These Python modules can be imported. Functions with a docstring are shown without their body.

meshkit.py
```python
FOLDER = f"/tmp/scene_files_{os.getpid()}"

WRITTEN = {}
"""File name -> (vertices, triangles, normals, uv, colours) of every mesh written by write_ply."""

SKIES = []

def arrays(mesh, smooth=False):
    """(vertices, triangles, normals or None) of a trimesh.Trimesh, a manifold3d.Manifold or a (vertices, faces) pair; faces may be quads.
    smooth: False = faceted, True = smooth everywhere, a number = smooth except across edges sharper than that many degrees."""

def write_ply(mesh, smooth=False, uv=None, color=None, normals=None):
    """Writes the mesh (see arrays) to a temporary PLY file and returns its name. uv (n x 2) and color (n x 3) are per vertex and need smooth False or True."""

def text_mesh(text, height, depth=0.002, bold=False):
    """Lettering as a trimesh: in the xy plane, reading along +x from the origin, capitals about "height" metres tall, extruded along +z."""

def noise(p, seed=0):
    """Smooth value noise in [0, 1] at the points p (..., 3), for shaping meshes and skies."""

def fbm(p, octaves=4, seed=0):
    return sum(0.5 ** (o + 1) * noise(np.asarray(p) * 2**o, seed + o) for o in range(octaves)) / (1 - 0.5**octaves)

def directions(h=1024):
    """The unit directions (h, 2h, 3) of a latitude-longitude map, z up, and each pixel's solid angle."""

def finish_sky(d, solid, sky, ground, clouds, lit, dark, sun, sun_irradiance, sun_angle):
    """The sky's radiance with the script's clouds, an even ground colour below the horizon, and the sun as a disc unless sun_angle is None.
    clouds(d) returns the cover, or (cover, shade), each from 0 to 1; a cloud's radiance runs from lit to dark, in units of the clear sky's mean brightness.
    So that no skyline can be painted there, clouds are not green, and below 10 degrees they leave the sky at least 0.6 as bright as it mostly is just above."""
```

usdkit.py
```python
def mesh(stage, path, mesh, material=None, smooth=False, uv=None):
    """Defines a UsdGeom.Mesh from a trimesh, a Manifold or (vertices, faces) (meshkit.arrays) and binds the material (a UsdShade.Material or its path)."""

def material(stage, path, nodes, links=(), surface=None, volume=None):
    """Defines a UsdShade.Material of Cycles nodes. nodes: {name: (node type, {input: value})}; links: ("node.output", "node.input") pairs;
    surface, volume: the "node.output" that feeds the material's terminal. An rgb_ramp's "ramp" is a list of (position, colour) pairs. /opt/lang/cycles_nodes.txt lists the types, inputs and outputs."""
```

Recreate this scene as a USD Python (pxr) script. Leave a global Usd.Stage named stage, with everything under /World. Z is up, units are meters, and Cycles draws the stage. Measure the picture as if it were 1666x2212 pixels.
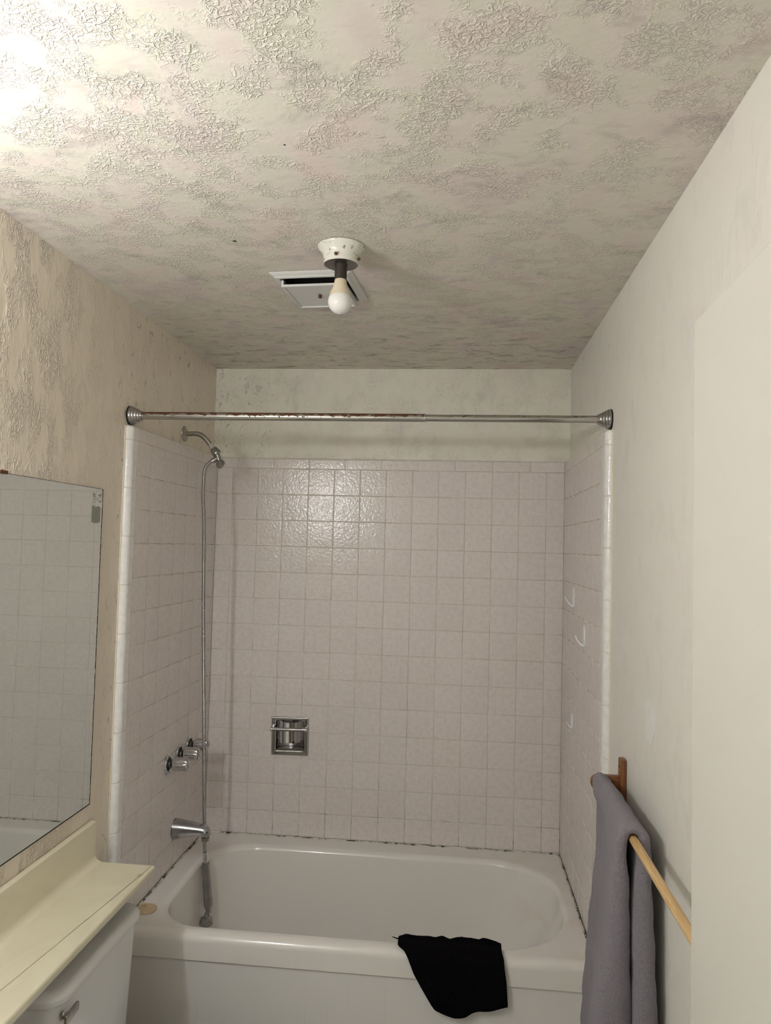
import math, random, numpy as np, trimesh, manifold3d, usdkit, meshkit
from manifold3d import Manifold, CrossSection
from shapely.geometry import Polygon, Point, box as sbox
from pxr import Usd, UsdGeom, UsdLux, UsdShade, Gf, Sdf

# ------------------------------------------------------------------ stage, camera, exposure
stage = Usd.Stage.CreateInMemory()
UsdGeom.SetStageUpAxis(stage, UsdGeom.Tokens.z)
UsdGeom.SetStageMetersPerUnit(stage, 1.0)
UsdGeom.Xform.Define(stage, '/World')
stage.SetDefaultPrim(stage.GetPrimAtPath('/World'))
F_PX = 1591.15
CAM_R = [[0.9949231, -0.0985022, -0.0206234], [0.0974030, 0.9940460, -0.0488385], [0.0253113, 0.0465818, 0.9985937]]  # columns: right, forward, up
CAM_C = (1.04838, -3.04543, 1.69299)
cam = UsdGeom.Camera.Define(stage, '/World/camera')
cam.CreateHorizontalApertureAttr(36.0)
cam.CreateFocalLengthAttr(36.0 * F_PX / 1666.0)
cam.CreateClippingRangeAttr(Gf.Vec2f(0.02, 100.0))
R_ = np.array(CAM_R)
cm = np.eye(4); cm[0, :3] = R_[:, 0]; cm[1, :3] = R_[:, 2]; cm[2, :3] = -R_[:, 1]; cm[3, :3] = CAM_C
cam.AddTransformOp().Set(Gf.Matrix4d(*cm.ravel().tolist()))
cam.CreateExposureAttr(0.0)
BULB_STRENGTH = 212.0          # the three globes of the vanity light
HALL_STRENGTH = 54.0           # the hall's ceiling lamp behind the camera
BULB_COLOR = (0.99, 1.0, 1.03)

# ------------------------------------------------------------------ names, things, materials
used = {}
def numbered(parent, name):
    k = (parent, name); i = used.get(k, -1) + 1; used[k] = i
    return name if i == 0 else '%s_%03d' % (name, i)
def path_of(p): return str(p.GetPath())
def tag(p, label=None, cat=None, group=None, kind=None):
    for k, v in (('label', label), ('category', cat), ('group', group), ('kind', kind)):
        if v: p.SetCustomDataByKey(k, v)
    return p
def thing(name, label=None, cat=None, loc=(0, 0, 0), rotz=0.0, group=None, kind=None):
    x = UsdGeom.Xform.Define(stage, '/World/' + numbered('/World', name))
    if any(loc): x.AddTranslateOp().Set(Gf.Vec3d(*map(float, loc)))
    if rotz: x.AddRotateZOp().Set(float(rotz))
    return tag(x.GetPrim(), label, cat, group, kind)
def obj(name, mesh, m, parent=None, smooth=False, label=None):
    pp = path_of(parent) if parent is not None else '/World'
    pr = usdkit.mesh(stage, pp + '/' + numbered(pp, name), mesh, m, smooth=smooth).GetPrim()
    if label: pr.SetCustomDataByKey('label', label)
    return pr
def lin(r, g, b):
    f = lambda c: (c / 255 / 12.92) if c <= 10.3 else ((c / 255 + 0.055) / 1.055) ** 2.4
    return (f(r), f(g), f(b))
LOOKS = '/World/Looks/'
UsdGeom.Scope.Define(stage, '/World/Looks')
def mat(name, nodes, links, surface='p.BSDF'): return usdkit.material(stage, LOOKS + name, nodes, links, surface=surface)

class Net:
    """Collects nodes and links of one material; every method returns the 'node.output' it made."""
    def __init__(s): s.n, s.l, s.k = {}, [], 0
    def add(s, kind, out, **inp):
        s.k += 1; name = 'n%d' % s.k; const = {}
        for a, v in inp.items():
            if isinstance(v, str) and v.startswith('@'): s.l.append((v[1:], name + '.' + a))
            else: const[a] = v
        s.n[name] = (kind, const); return '@%s.%s' % (name, out)
    def pos(s): return s.add('geometry', 'position')
    def objpos(s): return s.add('texture_coordinate', 'object')
    def rand(s): return s.add('object_info', 'random')
    def map(s, v, scale=(1, 1, 1), loc=(0, 0, 0)): return s.add('mapping', 'vector', vector=v, scale=scale, location=loc)
    def noise(s, v, scale, detail=2.0, rough=0.5, dist=0.0): return s.add('noise_texture', 'fac', vector=v, scale=scale, detail=detail, roughness=rough, distortion=dist)
    def math(s, op, a, b=0.0, c=0.0, clamp=False): return s.add('math', 'value', math_type=op, value1=a, value2=b, value3=c, use_clamp=clamp)
    def step(s, v, lo, hi, a=0.0, b=1.0): return s.add('map_range', 'result', range_type='smoothstep', value=v, from_min=lo, from_max=hi, to_min=a, to_max=b, clamp=True)
    def mixc(s, f, a, b): return s.add('mix', 'color', mix_type='mix', fac=f, color1=a, color2=b)
    def mulc(s, f, a, b): return s.add('mix', 'color', mix_type='multiply', fac=f, color1=a, color2=b)
    def xyz(s, v):
        o = s.add('separate_xyz', 'x', vector=v); b = o.rsplit('.', 1)[0]
        return o, b + '.y', b + '.z'
    def bump(s, h, dist=0.002, strength=1.0, normal=None):
        kw = dict(height=h, distance=dist, strength=strength)
        if normal: kw['normal'] = normal
        return s.add('bump', 'normal', **kw)
    def make(s, name, **p):
        out = s.add('principled_bsdf', 'BSDF', **p)
        return mat(name, s.n, s.l, surface=out[1:])

def plain(name, col, rough=0.4, metal=0.0, **kw):
    n = Net(); return n.make(name, base_color=col, roughness=rough, metallic=metal, **kw)

# ---- plaster: raised worm-like ridges in clusters between smooth patches
def plaster(name, base, stretch=(1, 1, 1), ridge_scale=70.0, mask=(0.44, 0.58), bump_d=0.0022, rough=0.42, stains=1.0, fade=None, mold=None, mold_fac=0.0, dots=()):
    n = Net(); P = n.pos(); Q = n.map(P, scale=stretch)
    a = n.noise(Q, ridge_scale, 1.2, 0.45, 0.4)
    ridge = n.step(n.math('absolute', n.math('subtract', a, 0.5)), 0.0, 0.085, 1.0, 0.0)
    a2 = n.noise(n.map(Q, loc=(3.1, 1.7, 8.2)), ridge_scale * 1.7, 1.0, 0.5, 0.4)
    ridge2 = n.step(n.math('absolute', n.math('subtract', a2, 0.5)), 0.0, 0.07, 0.7, 0.0)
    m = n.step(n.noise(Q, 13.0, 2.5, 0.65), mask[0], mask[1])
    if fade: m = n.math('multiply', m, n.step(n.xyz(P)[1], fade[0], fade[1], 1.0, fade[2]))
    h = n.math('multiply', n.math('maximum', ridge, ridge2), m)
    h = n.math('add', h, n.math('multiply', n.noise(Q, 28.0, 2.0), 0.9))
    N = n.bump(h, bump_d, 1.0)
    col = base
    if stains:
        hue = n.add('rgb_ramp', 'color', fac=n.noise(n.map(P, loc=(5, 2, 1)), 5.5, 1.5, 0.55, 0.5), ramp=[(0.28, (1.0, 0.93, 0.915)), (0.40, (1, 0.985, 0.955)), (0.50, (0.955, 0.985, 0.90)), (0.58, (1, 0.98, 0.95)), (0.70, (0.95, 0.905, 0.92))])
        col = n.mulc(stains, col, hue)
        grey = n.step(n.noise(n.map(P, scale=(1.0, 1.6, 1.0), loc=(9, 4, 0)), 7.0, 3.0, 0.68, 0.4), 0.53, 0.74)
        col = n.mulc(n.math('multiply', grey, stains), col, (0.79, 0.785, 0.80))
    if mold:
        spots = n.step(n.noise(n.map(P, scale=mold[0]), mold[1], 4.0, 0.75, 0.8), mold[2], mold[2] + 0.10)
        x, y, z = n.xyz(P)
        axis = {'x': x, 'y': y, 'z': z}[mold[3]]
        where = n.step(axis, mold[4], mold[5])
        col = n.mixc(n.math('multiply', n.math('multiply', spots, where), mold_fac), col, lin(72, 58, 46))
    for (c, r) in dots:
        d = n.add('vector_math', 'value', math_type='distance', vector1=P, vector2=c)
        col = n.mixc(n.step(d, r * 0.7, r, 1.0, 0.0), col, lin(38, 30, 24))
    return n.make(name, base_color=col, roughness=rough, normal=N, specular_ior_level=0.4)

PAINT = (0.85, 0.762, 0.63)
PAINT_R = (0.835, 0.815, 0.76)
CEIL = (0.735, 0.69, 0.635)
M = {}
M['ceiling'] = plaster('ceiling_plaster', CEIL, ridge_scale=78.0, mask=(0.41, 0.60), bump_d=0.0016, rough=0.45, mold=((1.0, 2.2, 1.0), 11.0, 0.53, 'y', -1.1, -0.15), mold_fac=0.45,
                       dots=[((0.4828, -1.3006, 2.4385), 0.006), ((0.7105, -1.727, 2.4385), 0.003), ((0.39, -0.98, 2.4385), 0.003)])
M['wall_left'] = plaster('left_wall_paint', PAINT, stretch=(1, 1.0, 0.55), ridge_scale=84.0, mask=(0.42, 0.58), bump_d=0.0027, fade=(-1.35, -0.92, 0.30), rough=0.22, stains=0.0, mold=((1, 1, 0.45), 48.0, 0.58, 'y', -1.0, -0.84), mold_fac=0.5)
M['wall_back'] = plaster('back_wall_paint', (0.88, 0.855, 0.77), stretch=(1, 1, 0.7), ridge_scale=75.0, mask=(0.36, 0.66), bump_d=0.0013, rough=0.42, stains=0.5, mold=((1, 1, 0.6), 55.0, 0.56, 'x', 0.55, -0.1), mold_fac=0.5)
M['wall_right'] = plaster('right_wall_paint', PAINT_R, stretch=(1, 1.3, 0.30), ridge_scale=60.0, mask=(0.48, 0.72), bump_d=0.0007, rough=0.5, stains=0.3, mold=((1, 1, 0.3), 70.0, 0.60, 'y', -1.2, -0.5), mold_fac=0.35,
                          dots=[((1.4975, -1.262, 1.342), 0.004)])
M['wall_plain'] = plaster('plain_wall_paint', PAINT_R, ridge_scale=60.0, bump_d=0.001, rough=0.5, stains=0.0)

def tile_material(name, base, rough=0.16):
    n = Net(); P = n.pos()
    mott = n.noise(P, 55.0, 2.0, 0.6)
    col = n.mixc(n.step(mott, 0.35, 0.70), base, tuple(c * k for c, k in zip(base, (0.93, 0.92, 0.915))))
    col = n.mulc(1.0, col, n.add('rgb_ramp', 'color', fac=n.rand(), ramp=[(0.0, (0.975, 0.965, 0.96)), (0.5, (1, 1, 1)), (1.0, (1.0, 0.985, 0.965))]))
    h = n.math('add', n.noise(P, 85.0, 1.5, 0.5), n.math('multiply', n.noise(P, 230.0, 0.0), 0.25))
    N = n.bump(h, 0.0011, 1.0)
    return n.make(name, base_color=col, roughness=rough, normal=N, specular_ior_level=0.5)
TILE = (0.825, 0.772, 0.745)
M['tile'] = tile_material('glazed_tile', TILE)
M['trim'] = tile_material('glazed_trim_tile', (0.92, 0.91, 0.905), 0.14)
n = Net(); P = n.pos(); x, y, z = n.xyz(P)
mold = n.math('multiply', n.step(n.noise(P, 26.0, 5.0, 0.7, 0.5), 0.50, 0.60), n.step(z, 0.66, 0.49))
M['grout'] = n.make('grout', base_color=n.mixc(n.math('multiply', mold, 0.9), n.mixc(n.step(n.noise(P, 8.0, 3.0), 0.35, 0.65), (0.74, 0.69, 0.60), (0.62, 0.575, 0.49)), lin(40, 34, 30)), roughness=0.8)
n = Net(); P = n.pos()
mold = n.step(n.noise(n.map(P, loc=(2, 7, 1)), 17.0, 6.0, 0.75, 0.6), 0.47, 0.57)
M['caulk'] = n.make('moldy_caulk', base_color=n.mixc(mold, (0.76, 0.71, 0.62), lin(52, 45, 40)), roughness=0.5)
M['yellow_caulk'] = plain('yellowed_caulk', (0.82, 0.75, 0.60), 0.45)

# enamel of the tub: creamy, with faint rust at the back right corner and brown streaks low down
n = Net(); P = n.pos(); x, y, z = n.xyz(P)
st = n.math('multiply', n.step(n.noise(P, 14.0, 3.0), 0.45, 0.7), n.step(x, 1.15, 1.42))
col = n.mixc(n.math('multiply', st, 0.28), (0.86, 0.83, 0.785), (0.76, 0.63, 0.48))
M['enamel'] = n.make('tub_enamel', base_color=col, roughness=0.17, coat_weight=0.25, coat_roughness=0.08)
n = Net(); P = n.pos()
streak = n.step(n.noise(n.map(P, scale=(60, 1, 1.5)), 1.6, 4.0, 0.7), 0.60, 0.75)
M['apron'] = n.make('tub_apron', base_color=n.mixc(n.math('multiply', streak, 0.12), (0.80, 0.785, 0.75), (0.36, 0.31, 0.25)), roughness=0.3)

def metal(name, col, rough, scr=0.0):
    n = Net(); P = n.pos()
    r = n.step(n.noise(P, 25.0, 2.0, 0.5), 0.3, 0.75, max(rough - 0.03, 0.02), rough + 0.03)
    return n.make(name, base_color=col, roughness=r, metallic=1.0)
M['chrome'] = metal('chrome', (0.60, 0.60, 0.615), 0.08)
M['dull_chrome'] = metal('dull_chrome', (0.40, 0.395, 0.39), 0.22)
M['nickel'] = metal('brushed_nickel', (0.42, 0.40, 0.37), 0.30)
M['dark_metal'] = metal('dark_tarnished_metal', (0.20, 0.185, 0.17), 0.38)
M['black'] = plain('black_rubber', lin(18, 17, 17), 0.55)
M['soot'] = plain('sooty_socket', lin(46, 38, 32), 0.55)
# rusted chrome rod: rust sits on the upper side
def rusty(name, cut, lo, hi):
    n = Net(); P = n.pos(); N_ = n.add('geometry', 'normal'); nx, ny, nz = n.xyz(N_)
    f = n.noise(n.map(P, scale=(0.55, 1, 1)), 95.0, 5.0, 0.7, 0.3)
    k = n.step(n.math('add', f, n.math('multiply', nz, cut)), lo, hi)
    rc = n.mixc(n.noise(P, 150.0, 2.0), lin(60, 30, 18), lin(112, 66, 38))
    return n.make(name, base_color=n.mixc(k, (0.46, 0.45, 0.43), rc), roughness=n.math('add', n.math('multiply', k, 0.6), 0.14), metallic=n.math('subtract', 1.0, k), normal=n.bump(k, 0.0006, 1.0))
M['rod_rust'] = rusty('rusted_rod_outer', 0.24, 0.545, 0.60)
M['rod_spots'] = rusty('rusted_rod_inner', 0.16, 0.64, 0.70)

M['counter'] = None
n = Net(); P = n.pos()
c = n.mixc(n.step(n.noise(n.map(P, scale=(1, 0.5, 1)), 9.0, 4.0, 0.6, 1.2), 0.35, 0.7), (0.80, 0.745, 0.56), (0.75, 0.695, 0.51))
d = n.add('vector_math', 'value', math_type='distance', vector1=P, vector2=(0.188, -1.03, 0.763))
c = n.mixc(n.math('multiply', n.step(d, 0.006, 0.012, 1.0, 0.0), n.step(n.noise(P, 300.0, 2.0), 0.45, 0.6)), c, (0.40, 0.31, 0.18))
M['counter'] = n.make('yellowed_cultured_marble', base_color=c, roughness=0.28, coat_weight=0.2, coat_roughness=0.15)
M['porcelain'] = plain('white_porcelain', (0.74, 0.735, 0.72), 0.16)
M['white_plastic'] = plain('white_plastic', (0.92, 0.93, 0.93), 0.3)
M['vent_white'] = plain('vent_white_plastic', (0.66, 0.66, 0.64), 0.45)
M['galvanised'] = metal('galvanised_duct', (0.40, 0.38, 0.34), 0.5)
M['door'] = plain('cream_door_paint', (0.69, 0.675, 0.61), 0.42)
M['jamb'] = plain('cream_trim_paint', (0.72, 0.68, 0.57), 0.42)
n = Net(); P = n.pos()
ch = n.step(n.noise(P, 70.0, 4.0, 0.7), 0.57, 0.64)
M['canopy'] = n.make('chipped_white_enamel', base_color=n.mixc(ch, (0.74, 0.73, 0.66), n.mixc(n.noise(P, 200.0, 2.0), lin(110, 80, 52), lin(170, 150, 115))), roughness=0.22)
M['rust'] = plain('rusty_screw', lin(86, 50, 32), 0.7)
M['bulb_base'] = plain('cream_bulb_collar', (0.72, 0.63, 0.47), 0.4)
M['bulb_globe'] = plain('white_bulb_globe', (0.82, 0.81, 0.78), 0.12)
n = Net(); P = n.pos()
M['stopper'] = n.make('tan_rubber', base_color=n.mixc(n.noise(P, 60.0, 3.0), (0.66, 0.54, 0.34), (0.56, 0.43, 0.25)), roughness=0.6)
def wood(name, a, b, axis):
    n = Net(); P = n.pos(); sc = [260.0, 260.0, 260.0]; sc['xyz'.index(axis)] = 14.0
    g = n.noise(n.map(P, scale=tuple(sc)), 1.0, 4.0, 0.6, 0.4)
    return n.make(name, base_color=n.mixc(n.step(g, 0.3, 0.7), a, b), roughness=0.42, normal=n.bump(g, 0.0004, 1.0))
M['oak'] = wood('dark_oak', lin(142, 92, 52), lin(104, 62, 34), 'x')
M['oak_plate'] = wood('dark_oak_plate', lin(146, 96, 56), lin(108, 66, 36), 'z')
M['dowel'] = wood('pale_dowel', lin(222, 190, 138), lin(196, 160, 108), 'y')
def terry(name, a, b, scale, bd, sheen=0.2):
    n = Net(); P = n.pos()
    t = n.noise(P, scale, 3.0, 0.75)
    c = n.mixc(n.step(t, 0.3, 0.7), a, b)
    return n.make(name, base_color=c, roughness=0.95, sheen_weight=sheen, sheen_roughness=0.5, specular_ior_level=0.05, normal=n.bump(t, bd, 1.0))
M['towel'] = terry('grey_terry', (0.215, 0.196, 0.228), (0.31, 0.287, 0.325), 330.0, 0.0028)
M['black_terry'] = terry('black_terry', (0.0030, 0.0025, 0.0034), (0.0065, 0.0055, 0.0072), 420.0, 0.002, 0.0)
M['floor'] = plain('vinyl_floor', (0.62, 0.59, 0.53), 0.4)
M['cabinet'] = plain('vanity_paint', (0.55, 0.50, 0.40), 0.4)
n = Net()
out = n.add('emission', 'emission', color=BULB_COLOR, strength=BULB_STRENGTH)
M['lit_globe'] = mat('lit_frosted_globe', n.n, n.l, surface=out[1:])
n = Net()
out = n.add('emission', 'emission', color=(1.0, 1.0, 1.0), strength=HALL_STRENGTH)
M['lit_hall'] = mat('lit_hall_diffuser', n.n, n.l, surface=out[1:])

# mirror: silvered glass under a dull film, with the silver rubbed off in one corner and black edges
n = Net(); P = n.pos(); x, y, z = n.xyz(P)
film = n.noise(n.map(P, scale=(1, 0.6, 1)), 5.0, 3.0)
gloss = n.add('glossy_bsdf', 'BSDF', color=(0.86, 0.90, 0.875), roughness=0.012)
haze = n.add('diffuse_bsdf', 'BSDF', color=(0.60, 0.62, 0.59))
silver = n.add('mix_closure', 'closure', fac=n.math('add', 0.10, n.math('multiply', film, 0.10)), closure1=gloss, closure2=haze)
bare = n.add('diffuse_bsdf', 'BSDF', color=lin(128, 130, 120))
dark = n.add('diffuse_bsdf', 'BSDF', color=lin(44, 46, 42))
wob = n.math('multiply', n.math('subtract', n.noise(n.map(P, scale=(1, 90, 60)), 1.0, 3.0, 0.6), 0.5), 0.022)
def inside(v, lo, hi, soft=0.0015): return n.math('multiply', n.step(v, lo - soft, lo + soft), n.step(v, hi - soft, hi + soft, 1.0, 0.0))
zz = n.math('add', z, wob)
blk = n.math('multiply', inside(y, -1.036, -0.985), inside(zz, 1.741, 1.787))
scr = n.math('multiply', n.math('multiply', inside(y, -1.036, -0.982), inside(zz, 1.797, 1.826)), n.step(n.noise(n.map(P, scale=(1, 60, 110)), 1.0, 3.0, 0.7), 0.50, 0.56))
edge = n.math('maximum', n.step(n.math('add', y, n.math('multiply', wob, 0.35)), -0.9770, -0.9750), n.step(z, 0.9310, 0.9290))
edge = n.math('maximum', edge, n.step(z, 1.8385, 1.8395))
s1 = n.add('mix_closure', 'closure', fac=n.math('multiply', n.math('maximum', blk, scr), 0.75), closure1=silver, closure2=bare)
s2 = n.add('mix_closure', 'closure', fac=edge, closure1=s1, closure2=dark)
M['mirror'] = mat('worn_mirror', n.n, n.l, surface=s2[1:])

# ------------------------------------------------------------------ shapes
def T(m, t=(0, 0, 0), axis=None, ang=0.0):
    m = m.copy()
    if axis is not None: m.apply_transform(trimesh.transformations.rotation_matrix(ang, axis))
    m.apply_translation(t); return m
def tm(man):
    m = man.to_mesh(); return trimesh.Trimesh(m.vert_properties[:, :3], m.tri_verts, process=False)
def cat(*ms): return trimesh.util.concatenate(list(ms))
def box(lo, hi):
    lo, hi = np.minimum(lo, hi), np.maximum(lo, hi)
    b = trimesh.creation.box(np.subtract(hi, lo)); b.apply_translation(np.add(lo, hi) / 2); return b
def mbox(lo, hi): return Manifold.cube([float(b - a) for a, b in zip(lo, hi)]).translate([float(v) for v in lo])
def rbox(lo, hi, r, seg=12):
    s = Manifold.sphere(r, seg)
    return tm(Manifold.batch_hull([s.translate([float(x), float(y), float(z)]) for x in (lo[0] + r, hi[0] - r) for y in (lo[1] + r, hi[1] - r) for z in (lo[2] + r, hi[2] - r)]))
def frame_of(d):
    d = np.asarray(d, float) / np.linalg.norm(d); a = np.array([0, 0, 1.0]) if abs(d[2]) < 0.9 else np.array([1.0, 0, 0])
    u = np.cross(a, d); u /= np.linalg.norm(u); return u, np.cross(d, u), d
def loft(rings, cap=True, closed=True):
    k, m = len(rings), len(rings[0]); v = np.vstack(rings); f = []
    mm = m if closed else m - 1
    for i in range(k - 1):
        a = i * m + np.arange(mm); b = i * m + (np.arange(mm) + 1) % m
        f += [np.c_[a, b, b + m], np.c_[a, b + m, a + m]]
    v, f = v, np.vstack(f)
    if cap and closed:
        c0, c1 = rings[0].mean(0), rings[-1].mean(0); n0 = len(v)
        v = np.vstack([v, c0, c1]); a = np.arange(m); b = (a + 1) % m
        f = np.vstack([f, np.c_[b, a, np.full(m, n0)], np.c_[a + (k - 1) * m, b + (k - 1) * m, np.full(m, n0 + 1)]])
    t = trimesh.Trimesh(v, f, process=False)
    if cap and closed and t.volume < 0: t.invert()
    return t
def lathe(profile, origin=(0, 0, 0), axis=(0, 0, 1), seg=40):
    """profile: (distance along the axis, radius) pairs."""
    u, w, d = frame_of(axis); a = np.linspace(0, 2 * math.pi, seg, endpoint=False)
    c = np.cos(a)[:, None] * u + np.sin(a)[:, None] * w
    return loft([np.asarray(origin) + h * d + max(r, 1e-5) * c for h, r in profile])
def tube(pts, r, seg=16):
    pts = np.asarray(pts, float); r = np.broadcast_to(r, len(pts)); t = np.gradient(pts, axis=0)
    t /= np.linalg.norm(t, axis=1, keepdims=True); u, w, _ = frame_of(t[0]); a = np.linspace(0, 2 * math.pi, seg, endpoint=False); rings = []
    for p, d, q in zip(pts, t, r):
        u = u - d * (u @ d); u /= np.linalg.norm(u); w = np.cross(d, u)
        rings.append(p + q * (np.cos(a)[:, None] * u + np.sin(a)[:, None] * w))
    return loft(rings)
def spline(pts, n):
    from scipy.interpolate import CubicSpline
    pts = np.asarray(pts, float); s = np.r_[0, np.cumsum(np.linalg.norm(np.diff(pts, axis=0), axis=1))]
    return CubicSpline(s, pts)(np.linspace(0, s[-1], n))
def extrude(poly, h): return trimesh.creation.extrude_polygon(poly, h, engine='earcut')
def to_axes(m, ex, ey, ez, o):
    """Places a mesh built in local x, y, z along the given world axes."""
    m = m.copy(); A = np.eye(4); A[:3, 0], A[:3, 1], A[:3, 2], A[:3, 3] = ex, ey, ez, o
    m.apply_transform(A)
    if np.linalg.det(A[:3, :3]) < 0: m.invert()
    return m
def rrect(x0, x1, y0, y1, rads, k=14, side=10):
    """Rounded rectangle outline, anticlockwise from the lower left corner; rads: (lower left, lower right, upper right, upper left)."""
    out = []; cs = [(x0, y0, math.pi), (x1, y0, 1.5 * math.pi), (x1, y1, 0), (x0, y1, .5 * math.pi)]; sg = [(1, 1), (-1, 1), (-1, -1), (1, -1)]
    arcs = []
    for (cx, cy, a0), (sx, sy), r in zip(cs, sg, rads):
        a = np.linspace(a0, a0 + math.pi / 2, k); arcs.append(np.c_[cx + sx * r + r * np.cos(a), cy + sy * r + r * np.sin(a)])
    for i in range(4):
        out.append(arcs[i]); p, q = arcs[i][-1], arcs[(i + 1) % 4][0]; t = np.linspace(0, 1, side + 2)[1:-1, None]
        out.append(p + (q - p) * t)
    return np.vstack(out)

# ------------------------------------------------------------------ the room
XL, XR, YF, H = 0.0, 1.4975, -2.67, 2.4385         # painted walls, front wall, ceiling
TL, TR = 0.022, 1.477                              # faces of the side tiles; the back tiles' faces are y = 0
YB = 0.008                                         # painted back wall
RIM, TOP = 0.488, 2.010                            # tub rim, underside of the top trim row
PITCH, TRIM_H = 0.1095, 0.0465
Y_EDGE, Y_OUT = -0.785, -0.835                     # inner joint and outer edge of the bullnose columns
rng = random.Random(4)

floor = obj('floor', box((-0.9, -4.4, -0.1), (2.4, 0.15, 0.0)), M['floor']); tag(floor, 'plain vinyl bathroom floor', None, None, 'structure')
duct_hole = mbox((-0.098, -0.098, -0.01), (0.098, 0.098, 0.4)).rotate([0, 0, -4]).translate([0.640, -0.982, H])
ceil_m = mbox((-0.1, YF - 0.1, H), (1.6, 0.12, H + 0.12)) - duct_hole
tag(obj('ceiling', tm(ceil_m), M['ceiling']), 'textured plaster ceiling with grey and brown mould stains', None, None, 'structure')

SOAP_C, SOAP_ROT, SOAP_W = (0.3722, 0.0, 0.897), -1.1, 0.157
def soap_cut(lo, hi): return mbox((-0.066, lo, -0.068), (0.066, hi, 0.068)).rotate([0, SOAP_ROT, 0]).translate([SOAP_C[0], 0, SOAP_C[2]])
wb = thing('wall_back', 'back wall of the tub alcove, cream paint above pinkish glazed square tiles', None, kind='structure')
obj('painted_surface', tm(mbox((-0.1, YB, 0), (1.6, YB + 0.1, H)) - soap_cut(-0.1, 0.06)), M['wall_back'], wb)
wl = thing('wall_left', 'left wall, textured beige paint with pinkish tiles beside the tub', None, kind='structure')
obj('painted_surface', box((-0.1, YF - 0.1, 0), (0.0, YB, H)), M['wall_left'], wl)
wr = thing('wall_right', 'right wall, cream paint with pinkish tiles beside the tub', None, kind='structure')
obj('painted_surface', box((XR, YF - 0.1, 0), (XR + 0.1, YB, H)), M['wall_right'], wr)
wf = thing('wall_front', 'wall with the doorway behind the camera', None, kind='structure')
DX0, DX1, DZ = 0.645, 1.385, 2.05
obj('painted_surface', cat(box((XL, YF - 0.1, 0), (DX0, YF, H)), box((DX1, YF - 0.1, 0), (XR, YF, H)), box((DX0, YF - 0.1, DZ), (DX1, YF, H))), M['wall_plain'], wf)
obj('door_casing', cat(box((DX0 - 0.05, YF, 0), (DX0, YF + 0.012, DZ + 0.05)), box((DX0, YF, DZ), (DX1, YF + 0.012, DZ + 0.05))), M['jamb'], wf)
# the hall the picture was taken from
for nm, lo, hi in (('wall_hall_left', (-0.9, -4.3, 0), (-0.8, YF - 0.1, H)), ('wall_hall_right', (2.2, -4.3, 0), (2.3, YF - 0.1, H)), ('wall_hall_rear', (-0.9, -4.4, 0), (2.3, -4.3, H)),
                   ('wall_hall_front', (-0.8, YF - 0.1, 0), (-0.1, YF, H)), ('wall_hall_side', (XR + 0.1, YF - 0.1, 0), (2.2, YF, H)), ('ceiling_hall', (-0.9, -4.4, H), (2.3, YF - 0.1, H + 0.1))):
    tag(obj(nm, box(lo, hi), M['wall_plain']), 'plain cream hallway surface outside the bathroom door', None, None, 'structure')

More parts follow.
